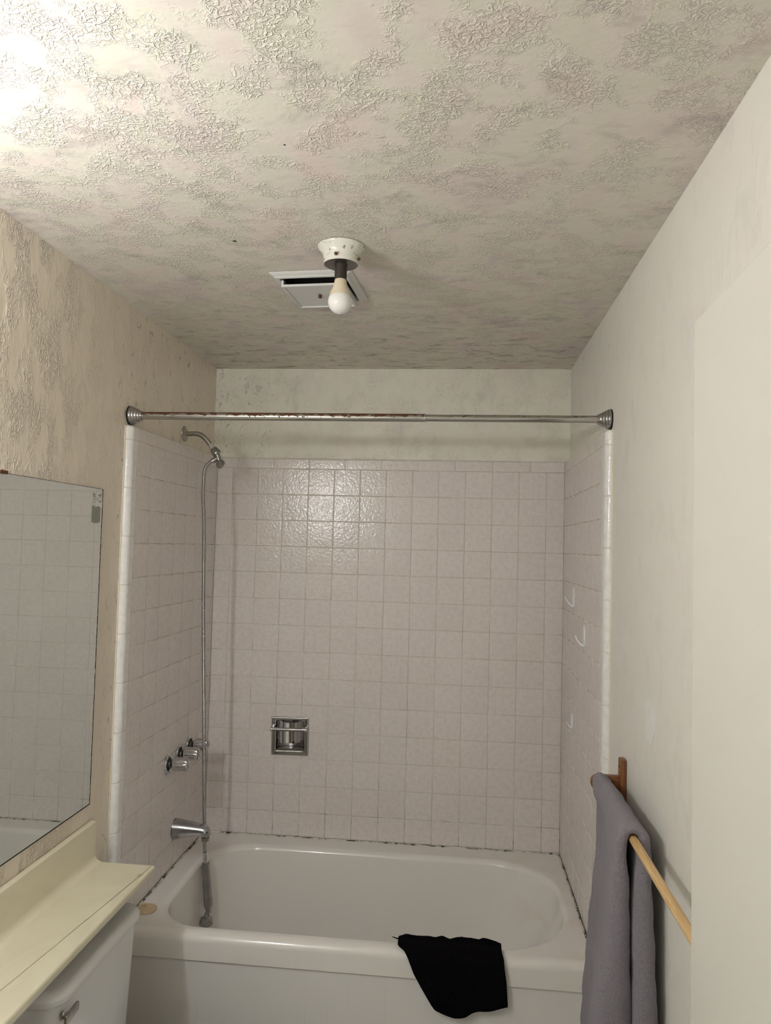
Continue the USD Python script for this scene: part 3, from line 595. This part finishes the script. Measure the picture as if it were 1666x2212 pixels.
# ------------------------------------------------------------------ ceiling lamp without its shade
def make_lamp():
    cx, cy = 0.7438, -1.2573
    t = thing('ceiling_lamp', 'bare-bulb ceiling lamp with a chipped white enamel canopy and unlit bulb', 'ceiling lamp', loc=(cx, cy, H))
    D = (0, 0, -1)
    obj('canopy', lathe([(0.0006, 0.0), (0.0006, 0.0575), (0.0018, 0.0592), (0.0040, 0.0590), (0.0070, 0.0572), (0.0115, 0.0532), (0.0165, 0.0492), (0.0215, 0.0466), (0.027, 0.0450), (0.033, 0.0441), (0.044, 0.0432), (0.0462, 0.0434), (0.0468, 0.0428), (0.0460, 0.0418), (0.030, 0.0420), (0.020, 0.0425), (0.010, 0.046), (0.004, 0.05), (0.004, 0.0)], (0, 0, 0), D, 64), M['canopy'], t, smooth=40)
    obj('inner_pan', lathe([(0.0462, 0.0420), (0.0440, 0.0412), (0.030, 0.0405), (0.021, 0.0385), (0.0185, 0.0330), (0.0190, 0.0240), (0.0170, 0.0220), (0.0165, 0.0)], (0, 0, 0), D, 48), M['dark_metal'], t, smooth=40)
    for a in (2.55, 4.6, 6.05):
        d = np.array([math.cos(a), math.sin(a), 0.0])
        obj('screw', lathe([(0.040, 0), (0.040, 0.0022), (0.0468, 0.0022), (0.0475, 0.0044), (0.0500, 0.0038), (0.0505, 0)], (0, 0, -0.036), d, 12), M['rust'], t, smooth=30)
    obj('socket', lathe([(0.0175, 0), (0.0175, 0.0172), (0.046, 0.0170), (0.047, 0.0155), (0.084, 0.0152), (0.0845, 0.0)], (0, 0, 0), D, 36), M['soot'], t, smooth=35)
    obj('bulb_collar', lathe([(0.0835, 0), (0.0835, 0.0130), (0.0850, 0.0145), (0.0950, 0.0160), (0.108, 0.0205), (0.120, 0.0262), (0.1240, 0.0272), (0.1245, 0.0)], (0, 0, 0), D, 44), M['bulb_base'], t, smooth=40)
    R, zc = 0.0300, 0.1405
    arc = [(zc - R * math.cos(q), R * math.sin(q)) for q in np.linspace(math.acos((zc - 0.1238) / R), math.pi, 24)]
    obj('bulb_globe', lathe([(0.1238, 0)] + arc, (0, 0, 0), D, 48), M['bulb_globe'], t, smooth=50)
    obj('bulb_tip', lathe([(0.1703, 0), (0.1703, 0.0020), (0.1712, 0.0018), (0.1712, 0)], (0, 0, 0), D, 12), M['nickel'], t)
make_lamp()

# ------------------------------------------------------------------ exhaust fan in the ceiling
def make_vent():
    cx, cy = 0.640, -0.982
    t = thing('exhaust_fan', 'square white exhaust fan grille in the ceiling behind the bulb', 'exhaust fan', loc=(cx, cy, H), rotz=-4.0)
    def sqr(w, h, z): return np.array([(-w, -h, z), (w, -h, z), (w, h, z), (-w, h, z)], float)
    W, Hh = 0.1155, 0.1225
    rings = [sqr(W, Hh, -0.0005), sqr(W, Hh, -0.0030), sqr(W - 0.006, Hh - 0.006, -0.0070), sqr(W - 0.010, Hh - 0.010, -0.0085), sqr(W - 0.014, Hh - 0.014, -0.0125), sqr(W - 0.020, Hh - 0.020, -0.0135), sqr(W - 0.0225, Hh - 0.0225, -0.0120), sqr(W - 0.0225, Hh - 0.0225, -0.0005)]
    m = loft(rings, cap=False)
    if m.face_normals[np.argmin(m.triangles_center[:, 2])][2] > 0: m.invert()
    obj('frame', m, M['vent_white'], t)
    duct = cat(box((-0.0955, -0.0955, 0.0), (-0.0945, 0.0955, 0.12)), box((0.0945, -0.0955, 0.0), (0.0955, 0.0955, 0.12)), box((-0.0955, -0.0955, 0.0), (0.0955, -0.0945, 0.12)), box((-0.0955, 0.0945, 0.0), (0.0955, 0.0955, 0.12)), box((-0.0955, -0.0955, 0.12), (0.0955, 0.0955, 0.121)))
    obj('duct', duct, M['galvanised'], t)
    obj('fan_ring', lathe([(0.012, 0.070), (0.010, 0.074), (0.012, 0.078), (0.090, 0.078), (0.090, 0.070)], (0.0, 0.004, 0), (0, 0, 1), 48), M['black'], t, smooth=40)
    obj('fan_wheel', lathe([(0.022, 0.0), (0.020, 0.068), (0.085, 0.068), (0.085, 0.0)], (0.0, 0.004, 0), (0, 0, 1), 40), M['black'], t, smooth=40)
    # hanging cover pan with a raised lip
    px, py, w, h = -0.003, 0.010, 0.0885, 0.0930
    r = [np.array([px, py, 0]) + sqr(w, h, z) for w, h, z in ((0.004, 0.004, -0.0225), (w, h, -0.0225), (w, h, -0.0290), (w - 0.0065, h - 0.0065, -0.0295), (w - 0.0085, h - 0.0085, -0.0260), (0.004, 0.004, -0.0260))]
    m = loft(r, cap=True)
    m = cat(m, box((px - w, py - h, -0.0225), (px - w + 0.006, py + h, -0.0105)), box((px + w - 0.006, py - h, -0.0225), (px + w, py + h, -0.0105)))
    obj('cover_panel', m, M['vent_white'], t)
    obj('knob', lathe([(0.0250, 0), (0.0250, 0.0042), (0.032, 0.0050), (0.0355, 0.0045), (0.0365, 0.0)], (px + 0.002, py - 0.012, 0), (0, 0, -1), 20), M['rust'], t, smooth=40)
    obj('hanger_rod', lathe([(-0.02, 0), (-0.02, 0.002), (0.022, 0.002), (0.022, 0)], (px + 0.002, py - 0.012, 0), (0, 0, -1), 10), M['soot'], t)
make_vent()

# ------------------------------------------------------------------ wall mirror
t = thing('wall_mirror', 'large frameless wall mirror with worn silver, above the yellowed counter', 'mirror')
obj('glass', box((0.0012, -2.49, 0.9268), (0.0060, -0.972, 1.8400)), M['mirror'], t)
for y in (-1.456, -2.20):
    c = obj('clip', cat(box((0.0004, y - 0.014, 1.8402), (0.0105, y + 0.014, 1.8450)), box((0.0068, y - 0.014, 1.8372), (0.0105, y + 0.014, 1.8402))), plain('brown_clip' + ('' if y > -1.5 else '_b'), lin(92, 52, 36), 0.5), t, label='brown plastic mirror clip')
    obj('clip_pad', box((0.0004, y - 0.030, 1.8402), (0.0085, y - 0.0145, 1.8450)), M['white_plastic'], c)

# ------------------------------------------------------------------ counter running over the toilet tank
def make_counter():
    t = thing('vanity_counter', 'yellowed cream vanity counter ledge with backsplash above the toilet tank', 'counter')
    ZC, TH = 0.763, 0.022; y1, ya, yb, y0 = -0.957, -1.76, -2.0, YF + 0.004
    xe, xd = 0.2035, 0.50
    # plan outline: a narrow ledge over the tank that widens into the sink part nearer the door
    out = [(0.0215, y1)]
    out += [(xe - 0.006 + 0.006 * math.sin(a), y1 - 0.006 + 0.006 * math.cos(a)) for a in np.linspace(0, math.pi / 2, 6)]
    out += [(xe, ya)] + [(xe + (xd - xe) * (0.5 - 0.5 * math.cos(math.pi * s)), ya + (yb - ya) * s) for s in np.linspace(0.06, 1, 14)] + [(xd, y0), (0.0215, y0)]
    base = np.array(out); r = 0.0075; nxt, prv = np.roll(base, -1, 0), np.roll(base, 1, 0)
    tg = nxt - prv; tg /= np.linalg.norm(tg, axis=1, keepdims=True); nn = np.c_[tg[:, 1], -tg[:, 0]]      # clockwise outline: inward normals
    nn[0], nn[-1], nn[-2] = (0, -1), (0, 0), (-1, 0)                                                       # the back edge stays on the wall
    rings = [np.c_[base + nn * i, np.full(len(base), z)] for z, i in [(ZC - TH, 0.003), (ZC - TH + 0.003, 0.0004)] + [(ZC - r + r * math.sin(q), r * (1 - math.cos(q))) for q in np.linspace(0, math.pi / 2, 7)]]
    m = loft(rings, cap=False)
    if (m.face_normals[:, 0] * m.area_faces)[m.triangles_center[:, 0] > 0.19].sum() < 0: m.invert()
    def lid(ring, up):
        c = to_axes(extrude(Polygon(ring[:, :2]), 0.0004), np.array([1., 0, 0]), np.array([0, 1., 0]), np.array([0, 0, 1.]), np.array([0, 0, ring[0, 2] - (0.0004 if up else 0)]))
        return c
    a, b = lid(rings[-1], True), lid(rings[0], False)
    obj('ledge', cat(m, a, b), M['counter'], t, smooth=50)
    # backsplash with a cove running into the ledge
    pr = [(0.0008, ZC - 0.02), (0.0008, 0.8720), (0.0030, 0.8755), (0.0150, 0.8765), (0.0190, 0.8750), (0.0210, 0.8715), (0.0215, ZC + 0.020)]
    pr += [(0.0215 + 0.020 - 0.020 * math.cos(a), ZC + 0.020 - 0.020 * math.sin(a)) for a in np.linspace(0.15, math.pi / 2, 8)] + [(0.0415, ZC - 0.002)]
    pr = np.array(pr)
    obj('backsplash', to_axes(extrude(Polygon(pr), y1 - 0.0006 - y0), np.array([1., 0, 0]), np.array([0, 0, 1.]), np.array([0, 1., 0]), np.array([0, y0, 0])), M['counter'], t, smooth=35)
    # cabinet under the sink part
    v = thing('vanity_cabinet', 'painted vanity cabinet under the sink end of the counter', 'cabinet')
    obj('body', box((0.002, y0, 0.0), (0.455, -2.005, ZC - TH - 0.0005)), M['cabinet'], v)
    for k in range(2):
        a0 = -2.03 - 0.30 * k
        d_ = obj('door', rbox((0.4555, a0 - 0.285, 0.12), (0.473, a0, 0.70), 0.004), M['cabinet'], v, smooth=30)
        obj('knob', lathe([(0, 0), (0, 0.006), (0.012, 0.006), (0.016, 0.014), (0.024, 0.013), (0.027, 0)], (0.473, a0 - (0.25 if k == 0 else 0.035), 0.62), (1, 0, 0), 24), M['chrome'], d_, smooth=40)
make_counter()

# ------------------------------------------------------------------ toilet
def make_toilet():
    t = thing('toilet', 'white porcelain toilet with its tank tucked under the yellowed counter', 'toilet')
    y0, y1 = -1.458, -1.035
    def sq(x0, x1, a, b, z, r): return np.c_[rrect(x0, x1, a, b, (0.012, r, r, 0.012), 12, 8), np.full(80, z)]
    R = []
    for z, d, r in ((0.345, 0.020, 0.05), (0.352, 0.012, 0.05), (0.375, 0.0095, 0.05), (0.66, 0.0, 0.045)): R.append(sq(0.006, 0.1985 - d, y0 + d, y1 - d, z, r))
    obj('tank', loft(R), M['porcelain'], t, smooth=40)
    R = []
    for z, d in ((0.6605, 0.006), (0.662, 0.001), (0.665, -0.001), (0.674, -0.0015)): R.append(sq(0.004, 0.206 - d, y0 - 0.010 + d, y1 + 0.012 - d, z, 0.05))
    for a in np.linspace(0.2, math.pi / 2, 7): d = -0.0015 + 0.020 * (1 - math.cos(a)); R.append(sq(0.004, 0.206 - d, y0 - 0.010 + d, y1 + 0.012 - d, 0.674 + 0.0165 * math.sin(a), 0.05))
    obj('tank_lid', loft(R), M['porcelain'], t, smooth=50)
    # flush lever on the front of the tank
    o = np.array([0.1985, -1.437, 0.636])
    lv = obj('flush_lever', cat(lathe([(-0.002, 0), (-0.002, 0.0105), (0.003, 0.0105), (0.005, 0.0085), (0.012, 0.0075), (0.012, 0)], o, (1, 0, 0), 28)), M['chrome'], t, smooth=35, label='chrome flush lever')
    pts = np.array([o + (0.013, -0.014, -0.003), o + (0.0140, -0.012, -0.003), o + (0.0145, 0.0, -0.001), o + (0.0150, 0.018, 0.001), o + (0.0155, 0.034, 0.003), o + (0.0155, 0.0375, 0.0035)])
    rings = []; a = np.linspace(0, 2 * math.pi, 28, endpoint=False); sp = lambda q: np.sign(q) * np.abs(q) ** 0.55
    for p, hw, th in zip(pts, (0.008, 0.0105, 0.0110, 0.0105, 0.0100, 0.0078), (0.0025, 0.004, 0.0045, 0.0045, 0.004, 0.0025)):
        rings.append(p + th * sp(np.cos(a))[:, None] * np.array([1, 0, 0]) + hw * sp(np.sin(a))[:, None] * np.array([0, 0, 1]))
    obj('lever_arm', loft(rings), M['nickel'], lv, smooth=45)
    # bowl, seat and lid, below the picture's lower edge
    cy = (y0 + y1) / 2; a = np.linspace(0, 2 * math.pi, 56, endpoint=False)
    def egg(cx, rx, ry, z): return np.c_[cx + rx * np.cos(a) * np.where(np.cos(a) > 0, 1.15, 0.9), cy + ry * np.sin(a), np.full(56, z)]
    obj('bowl', loft([egg(0.31, 0.17, 0.105, 0.0), egg(0.31, 0.165, 0.10, 0.05), egg(0.33, 0.14, 0.095, 0.14), egg(0.38, 0.17, 0.13, 0.24), egg(0.41, 0.205, 0.165, 0.32), egg(0.415, 0.225, 0.180, 0.352), egg(0.415, 0.225, 0.180, 0.372)]), M['porcelain'], t, smooth=50)
    obj('tank_shelf', rbox((0.02, cy - 0.12, 0.27), (0.25, cy + 0.12, 0.3445), 0.02), M['porcelain'], t, smooth=40)
    obj('seat', loft([egg(0.42, 0.222, 0.178, 0.3735), egg(0.42, 0.230, 0.186, 0.378), egg(0.42, 0.230, 0.186, 0.388), egg(0.42, 0.222, 0.178, 0.392)]), M['white_plastic'], t, smooth=40)
    obj('seat_lid', loft([egg(0.42, 0.220, 0.176, 0.3925), egg(0.42, 0.228, 0.184, 0.396), egg(0.42, 0.226, 0.182, 0.404), egg(0.42, 0.19, 0.15, 0.409)]), M['white_plastic'], t, smooth=40)
make_toilet()

# ------------------------------------------------------------------ towel bar, towel, nail
BX, BZ, BY0, BY1 = 1.4300, 1.0890, -1.036, -1.900
def make_bar():
    t = thing('towel_bar', 'wooden towel bar with dark oak brackets and a pale dowel on the right wall', 'towel bar')
    for y in (BY0, BY1):
        arm = Polygon([(1.4815, 1.1090), (1.4215, 1.1085)] + [(1.4275 + 0.0195 * math.cos(q), 1.0890 + 0.0195 * math.sin(q)) for q in np.linspace(math.radians(108), math.radians(262), 14)] + [(1.4560, 1.0480), (1.4815, 1.0120)])
        m = to_axes(extrude(arm, 0.018), np.array([1., 0, 0]), np.array([0, 0, 1.]), np.array([0, 1., 0]), np.array([0, y - 0.009, 0]))
        b = obj('bracket_arm', m, M['oak'], t, smooth=25, label='dark oak bracket arm')
        pl = obj('bracket_plate', rbox((1.4815, y - 0.0165, 0.985), (XR - 0.0005, y + 0.0165, 1.1540), 0.0035), M['oak_plate'], t, smooth=30, label='dark oak wall plate')
        obj('screw', lathe([(-0.001, 0), (-0.001, 0.0038), (0.0008, 0.0034), (0.0010, 0)], (1.4815, y, 1.1330), (-1, 0, 0), 14), M['soot'], pl)
    obj('dowel', lathe([(0, 0), (0, 0.0092), (abs(BY1 - BY0) - 0.0184, 0.0092), (abs(BY1 - BY0) - 0.0184, 0)], (BX, BY0 - 0.0092, BZ), (0, -1, 0), 28), M['dowel'], t, smooth=40, label='pale wooden dowel')
make_bar()

def make_towel():
    """One thick folded cloth swept over the bar: rings (thickness x width) along a path from the front hem over the bar to the back hem."""
    # path in (x, z) of the cloth's middle, half thickness, near edge y and far edge y, at the near end
    key = []
    def K(s, x, z, h, yn, yf, xs): key.append((s, x, z, h, yn, yf, xs))
    # xs: shift in x of the far edge relative to the near edge
    # front flap from below up
    K(0.00, 1.3870, 0.330, 0.0470, -1.440, -1.040, 0.030)
    K(0.18, 1.3885, 0.520, 0.0455, -1.438, -1.046, 0.022)
    K(0.36, 1.3910, 0.715, 0.0400, -1.434, -1.050, 0.030)
    K(0.50, 1.3985, 0.880, 0.0255, -1.432, -1.053, 0.030)
    K(0.60, 1.4020, 0.985, 0.0175, -1.431, -1.053, 0.026)
    K(0.69, 1.4030, 1.060, 0.0125, -1.430, -1.052, 0.022)
    K(0.735, 1.4065, 1.0920, 0.0105, -1.428, -1.050, 0.014)
    K(0.765, 1.4160, 1.1075, 0.0100, -1.428, -1.050, 0.006)
    K(0.79, 1.4270, 1.1120, 0.0100, -1.428, -1.050, 0.0)
    K(0.815, 1.4400, 1.1085, 0.0100, -1.428, -1.050, -0.003)
    K(0.84, 1.4510, 1.0950, 0.0110, -1.430, -1.050, -0.005)
    K(0.88, 1.4515, 1.0560, 0.0140, -1.432, -1.052, -0.002)
    K(0.96, 1.4500, 0.985, 0.0190, -1.434, -1.055, 0.0)
    K(1.08, 1.4520, 0.880, 0.0230, -1.437, -1.060, 0.0)
    K(1.24, 1.4560, 0.720, 0.0245, -1.441, -1.062, -0.002)
    K(1.52, 1.4590, 0.440, 0.0260, -1.446, -1.066, -0.004)
    key = np.array(key)
    from scipy.interpolate import PchipInterpolator
    S = np.unique(np.r_[np.linspace(0, 0.68, 110), np.linspace(0.68, 0.88, 80), np.linspace(0.88, 1.52, 100)])
    f = [PchipInterpolator(key[:, 0], key[:, i])(S) for i in range(1, 7)]
    path = np.c_[f[0], f[1]]; tg = np.gradient(path, axis=0); tg /= np.linalg.norm(tg, axis=1, keepdims=True); nr = np.c_[-tg[:, 1], tg[:, 0]]   # (x, z) normal: outward, away from the bar
    NW, rings = 46, []
    for i in range(len(S)):
        h, yn, yf, xs = f[2][i], f[3][i], f[4][i], f[5][i]
        w = yf - yn; e = min(h * 0.9, 0.05)
        # outline in (v: 0 near .. 1 far, side): outer face, far edge, inner face, near edge
        vo = np.r_[0.5 - 0.5 * np.cos(np.linspace(0, math.pi, NW))]
        def side(v, sg):
            y = yn + w * v
            edge_n = np.clip((y - yn) / e, 0, 1); edge_f = np.clip((yf - y) / 0.012, 0, 1)
            hh = h * np.sqrt(1 - (1 - edge_n) ** 2) * np.sqrt(1 - (1 - edge_f) ** 2)
            hh = hh * (1 - (0.55 * np.clip((v - 0.12) / 0.6, 0, 1) if h > 0.012 else 0))
            return y, sg * hh
        y1_, o1 = side(vo, 1.0); y2_, o2 = side(vo[::-1][1:-1], -1.0)
        y, o = np.r_[y1_, y2_], np.r_[o1, o2]; v = (y - yn) / w
        bend = xs * np.clip(v, 0, 1) ** 0.9
        # hanging folds: broad ripples along y that grow downwards
        hang = np.clip((1.06 - f[1][i]) / 0.55, 0, 1)
        rip = 0.0055 * hang * np.sin(v * 8.5 + 0.6 + 0.4 * f[1][i] * 6) * np.clip(v * 5, 0, 1)
        if S[i] > 0.8: rip = -0.4 * rip
        x = path[i, 0] + nr[i, 0] * o + bend + rip; z = path[i, 1] + nr[i, 1] * o
        rings.append(np.c_[x, y, z])
    m = loft(rings)
    d = 0.0012 * (meshkit.fbm(m.vertices * 90, 3, 5) - 0.5) * 2 + 0.003 * (meshkit.noise(m.vertices * 22, 8) - 0.5) * 2
    V = m.vertices + m.vertex_normals * d[:, None]; V[:, 0] = np.minimum(V[:, 0], XR - 0.002)
    m = trimesh.Trimesh(V, m.faces, process=False)
    tag(obj('towel', m, M['towel'], None, smooth=True), 'grey terry towel folded over the wooden bar on the right wall', 'towel')
make_towel()
nl = thing('nail', 'small dark nail in the right wall just above the towel', 'nail', loc=(XR, -1.1884, 1.0362))
obj('shank', lathe([(-0.002, 0), (-0.002, 0.0013), (0.010, 0.0013), (0.010, 0)], (0, 0, 0), (-1, 0, 0.35), 10), M['soot'], nl, smooth=40)
obj('head', lathe([(0.0095, 0), (0.0095, 0.003), (0.011, 0.003), (0.011, 0)], (0, 0, 0), (-1, 0, 0.35), 12), M['soot'], nl)
pt = Polygon([(0.046 * math.cos(a) * (1 + 0.18 * math.sin(3 * a + 1)), 0.052 * math.sin(a) * (1 + 0.12 * math.sin(5 * a))) for a in np.linspace(0, 2 * math.pi, 40, endpoint=False)])
n = Net(); M['patch'] = n.make('white_filler', base_color=n.mixc(n.step(n.noise(n.pos(), 45.0, 4.0, 0.7), 0.35, 0.65), (0.84, 0.82, 0.77), (0.88, 0.88, 0.87)), roughness=0.6)
obj('filler_patch', to_axes(extrude(pt, 0.0007), np.array([0, -1., 0]), np.array([0, 0, 1.]), np.array([-1., 0, 0]), np.array([XR, -1.274, 1.305])), M['patch'], wr, label='pale filler patch on the right wall')

# ------------------------------------------------------------------ black washcloth over the tub's front rim
def make_cloth():
    nu, nv = 90, 90
    r = 0.030; yt, ze = -0.800, RIM + 0.0045
    top = abs(yt) - r                                   # y where the bend starts
    def path(s, y_start):
        flat = top - y_start                            # y_start: distance from the back wall of the hem on the rim
        if s < flat: return -(y_start + s), ze, (0, 0, 1)
        a = (s - flat) / r
        if a < math.pi / 2: return -(top + r * math.sin(a)), ze - r + r * math.cos(a), (0, -math.sin(a), math.cos(a))
        return yt, ze - r - (s - flat - r * math.pi / 2), (0, -1, 0)
    drop0 = lambda z: (ze - r - z) + r * math.pi / 2
    u = np.linspace(0, 1, nu); v = np.linspace(0, 1, nv)
    V = np.zeros((nu, nv, 3)); Nn = np.zeros((nu, nv, 3))
    ztop = np.interp(u, [0, 0.07, 0.30, 0.55, 0.62, 0.68, 0.78, 0.83, 0.9, 1.0], [0.737, 0.7245, 0.727, 0.7245, 0.719, 0.7255, 0.728, 0.719, 0.7245, 0.735])
    from scipy.interpolate import PchipInterpolator
    low = PchipInterpolator([0, 0.05, 0.10, 0.18, 0.35, 0.55, 0.72, 0.9, 1.0], [0.3380, 0.3285, 0.3210, 0.3165, 0.3220, 0.3385, 0.3450, 0.3545, 0.3600])
    left = PchipInterpolator([0.3165, 0.3380, 0.38, 0.43, 0.485, 0.4925], [1.030, 1.0085, 0.9775, 0.9475, 0.915, 0.893])
    for i, q in enumerate(u):
        ys = ztop[i]; flat = top - ys
        for j, p in enumerate(v):
            zl = float(low(q))
            s = p * (flat + drop0(zl))
            y, z, n_ = path(s, ys)
            hang = np.clip((ze - z) / (ze - zl), 0, 1)
            xl = float(left(np.clip(z, 0.3165, 0.4925)))
            xr = np.interp(z, [0.34, 0.43, 0.485, 0.4925], [1.2235, 1.2165, 1.208, 1.2035])
            V[i, j] = (xl + (xr - xl) * q, y, z); Nn[i, j] = n_
    nz = meshkit.fbm(np.c_[V[..., 0].ravel() * 26, V[..., 2].ravel() * 14, V[..., 1].ravel() * 20], 3, 3).reshape(nu, nv)
    ripple = np.sin(V[..., 0] * 75 + 1.2) * np.clip((RIM - V[..., 2]) / 0.15, 0, 1) * 0.0025
    up = np.clip(1 - np.abs(v - 0.02) / 0.06, 0, 1)[None, :] * (meshkit.noise(np.c_[u * 14, u * 0, u * 0], 6)[:, None]) * 0.010
    mid = V + Nn * (0.0030 * nz + 0.002 + ripple + 0.003 + up)[..., None]
    th = 0.0019
    A, B = mid + Nn * th, mid - Nn * th
    fr = meshkit.noise(np.c_[V[..., 0].ravel() * 400, V[..., 2].ravel() * 400, V[..., 1].ravel() * 400], 2).reshape(nu, nv)
    A += Nn * (0.0010 * fr)[..., None]
    idx = lambda i, j: i * nv + j
    I, J = np.meshgrid(np.arange(nu - 1), np.arange(nv - 1), indexing='ij'); a, b, c, d = idx(I, J).ravel(), idx(I + 1, J).ravel(), idx(I + 1, J + 1).ravel(), idx(I, J + 1).ravel()
    F = np.vstack([np.c_[a, c, b], np.c_[a, d, c]]); n0 = nu * nv
    bd = [idx(i, 0) for i in range(nu)] + [idx(nu - 1, j) for j in range(1, nv)] + [idx(i, nv - 1) for i in range(nu - 2, -1, -1)] + [idx(0, j) for j in range(nv - 2, 0, -1)]
    bd = np.array(bd); e = np.roll(bd, -1)
    F = np.vstack([F, F[:, ::-1] + n0, np.c_[bd, e, e + n0], np.c_[bd, e + n0, bd + n0]])
    m = trimesh.Trimesh(np.vstack([A.reshape(-1, 3), B.reshape(-1, 3)]), F, process=False)
    t = thing('washcloth', 'black terry washcloth draped over the front rim of the tub', 'washcloth')
    if m.volume < 0: m.invert()
    obj('cloth', m, M['black_terry'], t, smooth=60)
    tail = spline([(0.896, -0.739, 0.4965), (0.886, -0.736, 0.4955), (0.879, -0.733, 0.496), (0.8725, -0.7265, 0.4935)], 20)
    obj('loose_thread', tube(tail, np.linspace(0.0022, 0.0008, 20), 8), M['black_terry'], t, smooth=True)
make_cloth()

# ------------------------------------------------------------------ door, standing open against the right wall
ang = math.radians(1.9)
dr = thing('door_1', 'cream flush bathroom door standing open along the right wall', None, loc=(1.3837, -1.952, 0.012), rotz=-math.degrees(ang), kind='structure')
obj('slab', rbox((0.0, -0.706, 0.0), (0.035, 0.0, 2.018), 0.0022), M['door'], dr, smooth=30)
kn = obj('door_knob', lathe([(0, 0), (0, 0.031), (0.004, 0.031), (0.008, 0.013), (0.026, 0.012), (0.034, 0.022), (0.046, 0.0265), (0.056, 0.023), (0.060, 0.010), (0.060, 0)], (0.0, -0.066, 0.90), (-1, 0, 0), 36), M['nickel'], dr, smooth=40)

# ------------------------------------------------------------------ lamps: the vanity light over the mirror (out of the frame), the hall lamp
def make_vanity_light():
    t = thing('vanity_light', 'chrome vanity light bar with three lit round bulbs above the mirror', 'wall lamp')
    obj('base_bar', rbox((0.001, -2.50, 1.955), (0.025, -2.00, 2.065), 0.006), M['chrome'], t, smooth=30)
    for y in VAN_Y:
        s = obj('lamp_holder', lathe([(0.024, 0), (0.024, 0.026), (0.036, 0.024), (0.046, 0.016), (0.046, 0)], (0, y, 2.010), (1, 0, 0), 28), M['chrome'], t, smooth=35)
        obj('bulb', T(trimesh.creation.icosphere(3, 0.0300), (0.078, y, 2.010)), M['lit_globe'], s, smooth=True)
VAN_Y = (-2.09, -2.25, -2.41)
make_vanity_light()
def hall_lamp(x, label):
    hl = thing('hall_lamp', label, 'ceiling lamp', loc=(x, -3.45, H))
    obj('rim', lathe([(0.0005, 0), (0.0005, 0.16), (0.03, 0.158), (0.034, 0.15), (0.034, 0)], (0, 0, 0), (0, 0, -1), 40), M['vent_white'], hl, smooth=40)
    obj('diffuser', lathe([(0.0345, 0), (0.0345, 0.145), (0.05, 0.13), (0.064, 0.08), (0.068, 0)], (0, 0, 0), (0, 0, -1), 40), M['lit_hall'], hl, smooth=40)
hall_lamp(-0.45, 'round hallway ceiling lamp left of the bathroom doorway')
hall_lamp(1.95, 'round hallway ceiling lamp right of the bathroom doorway')
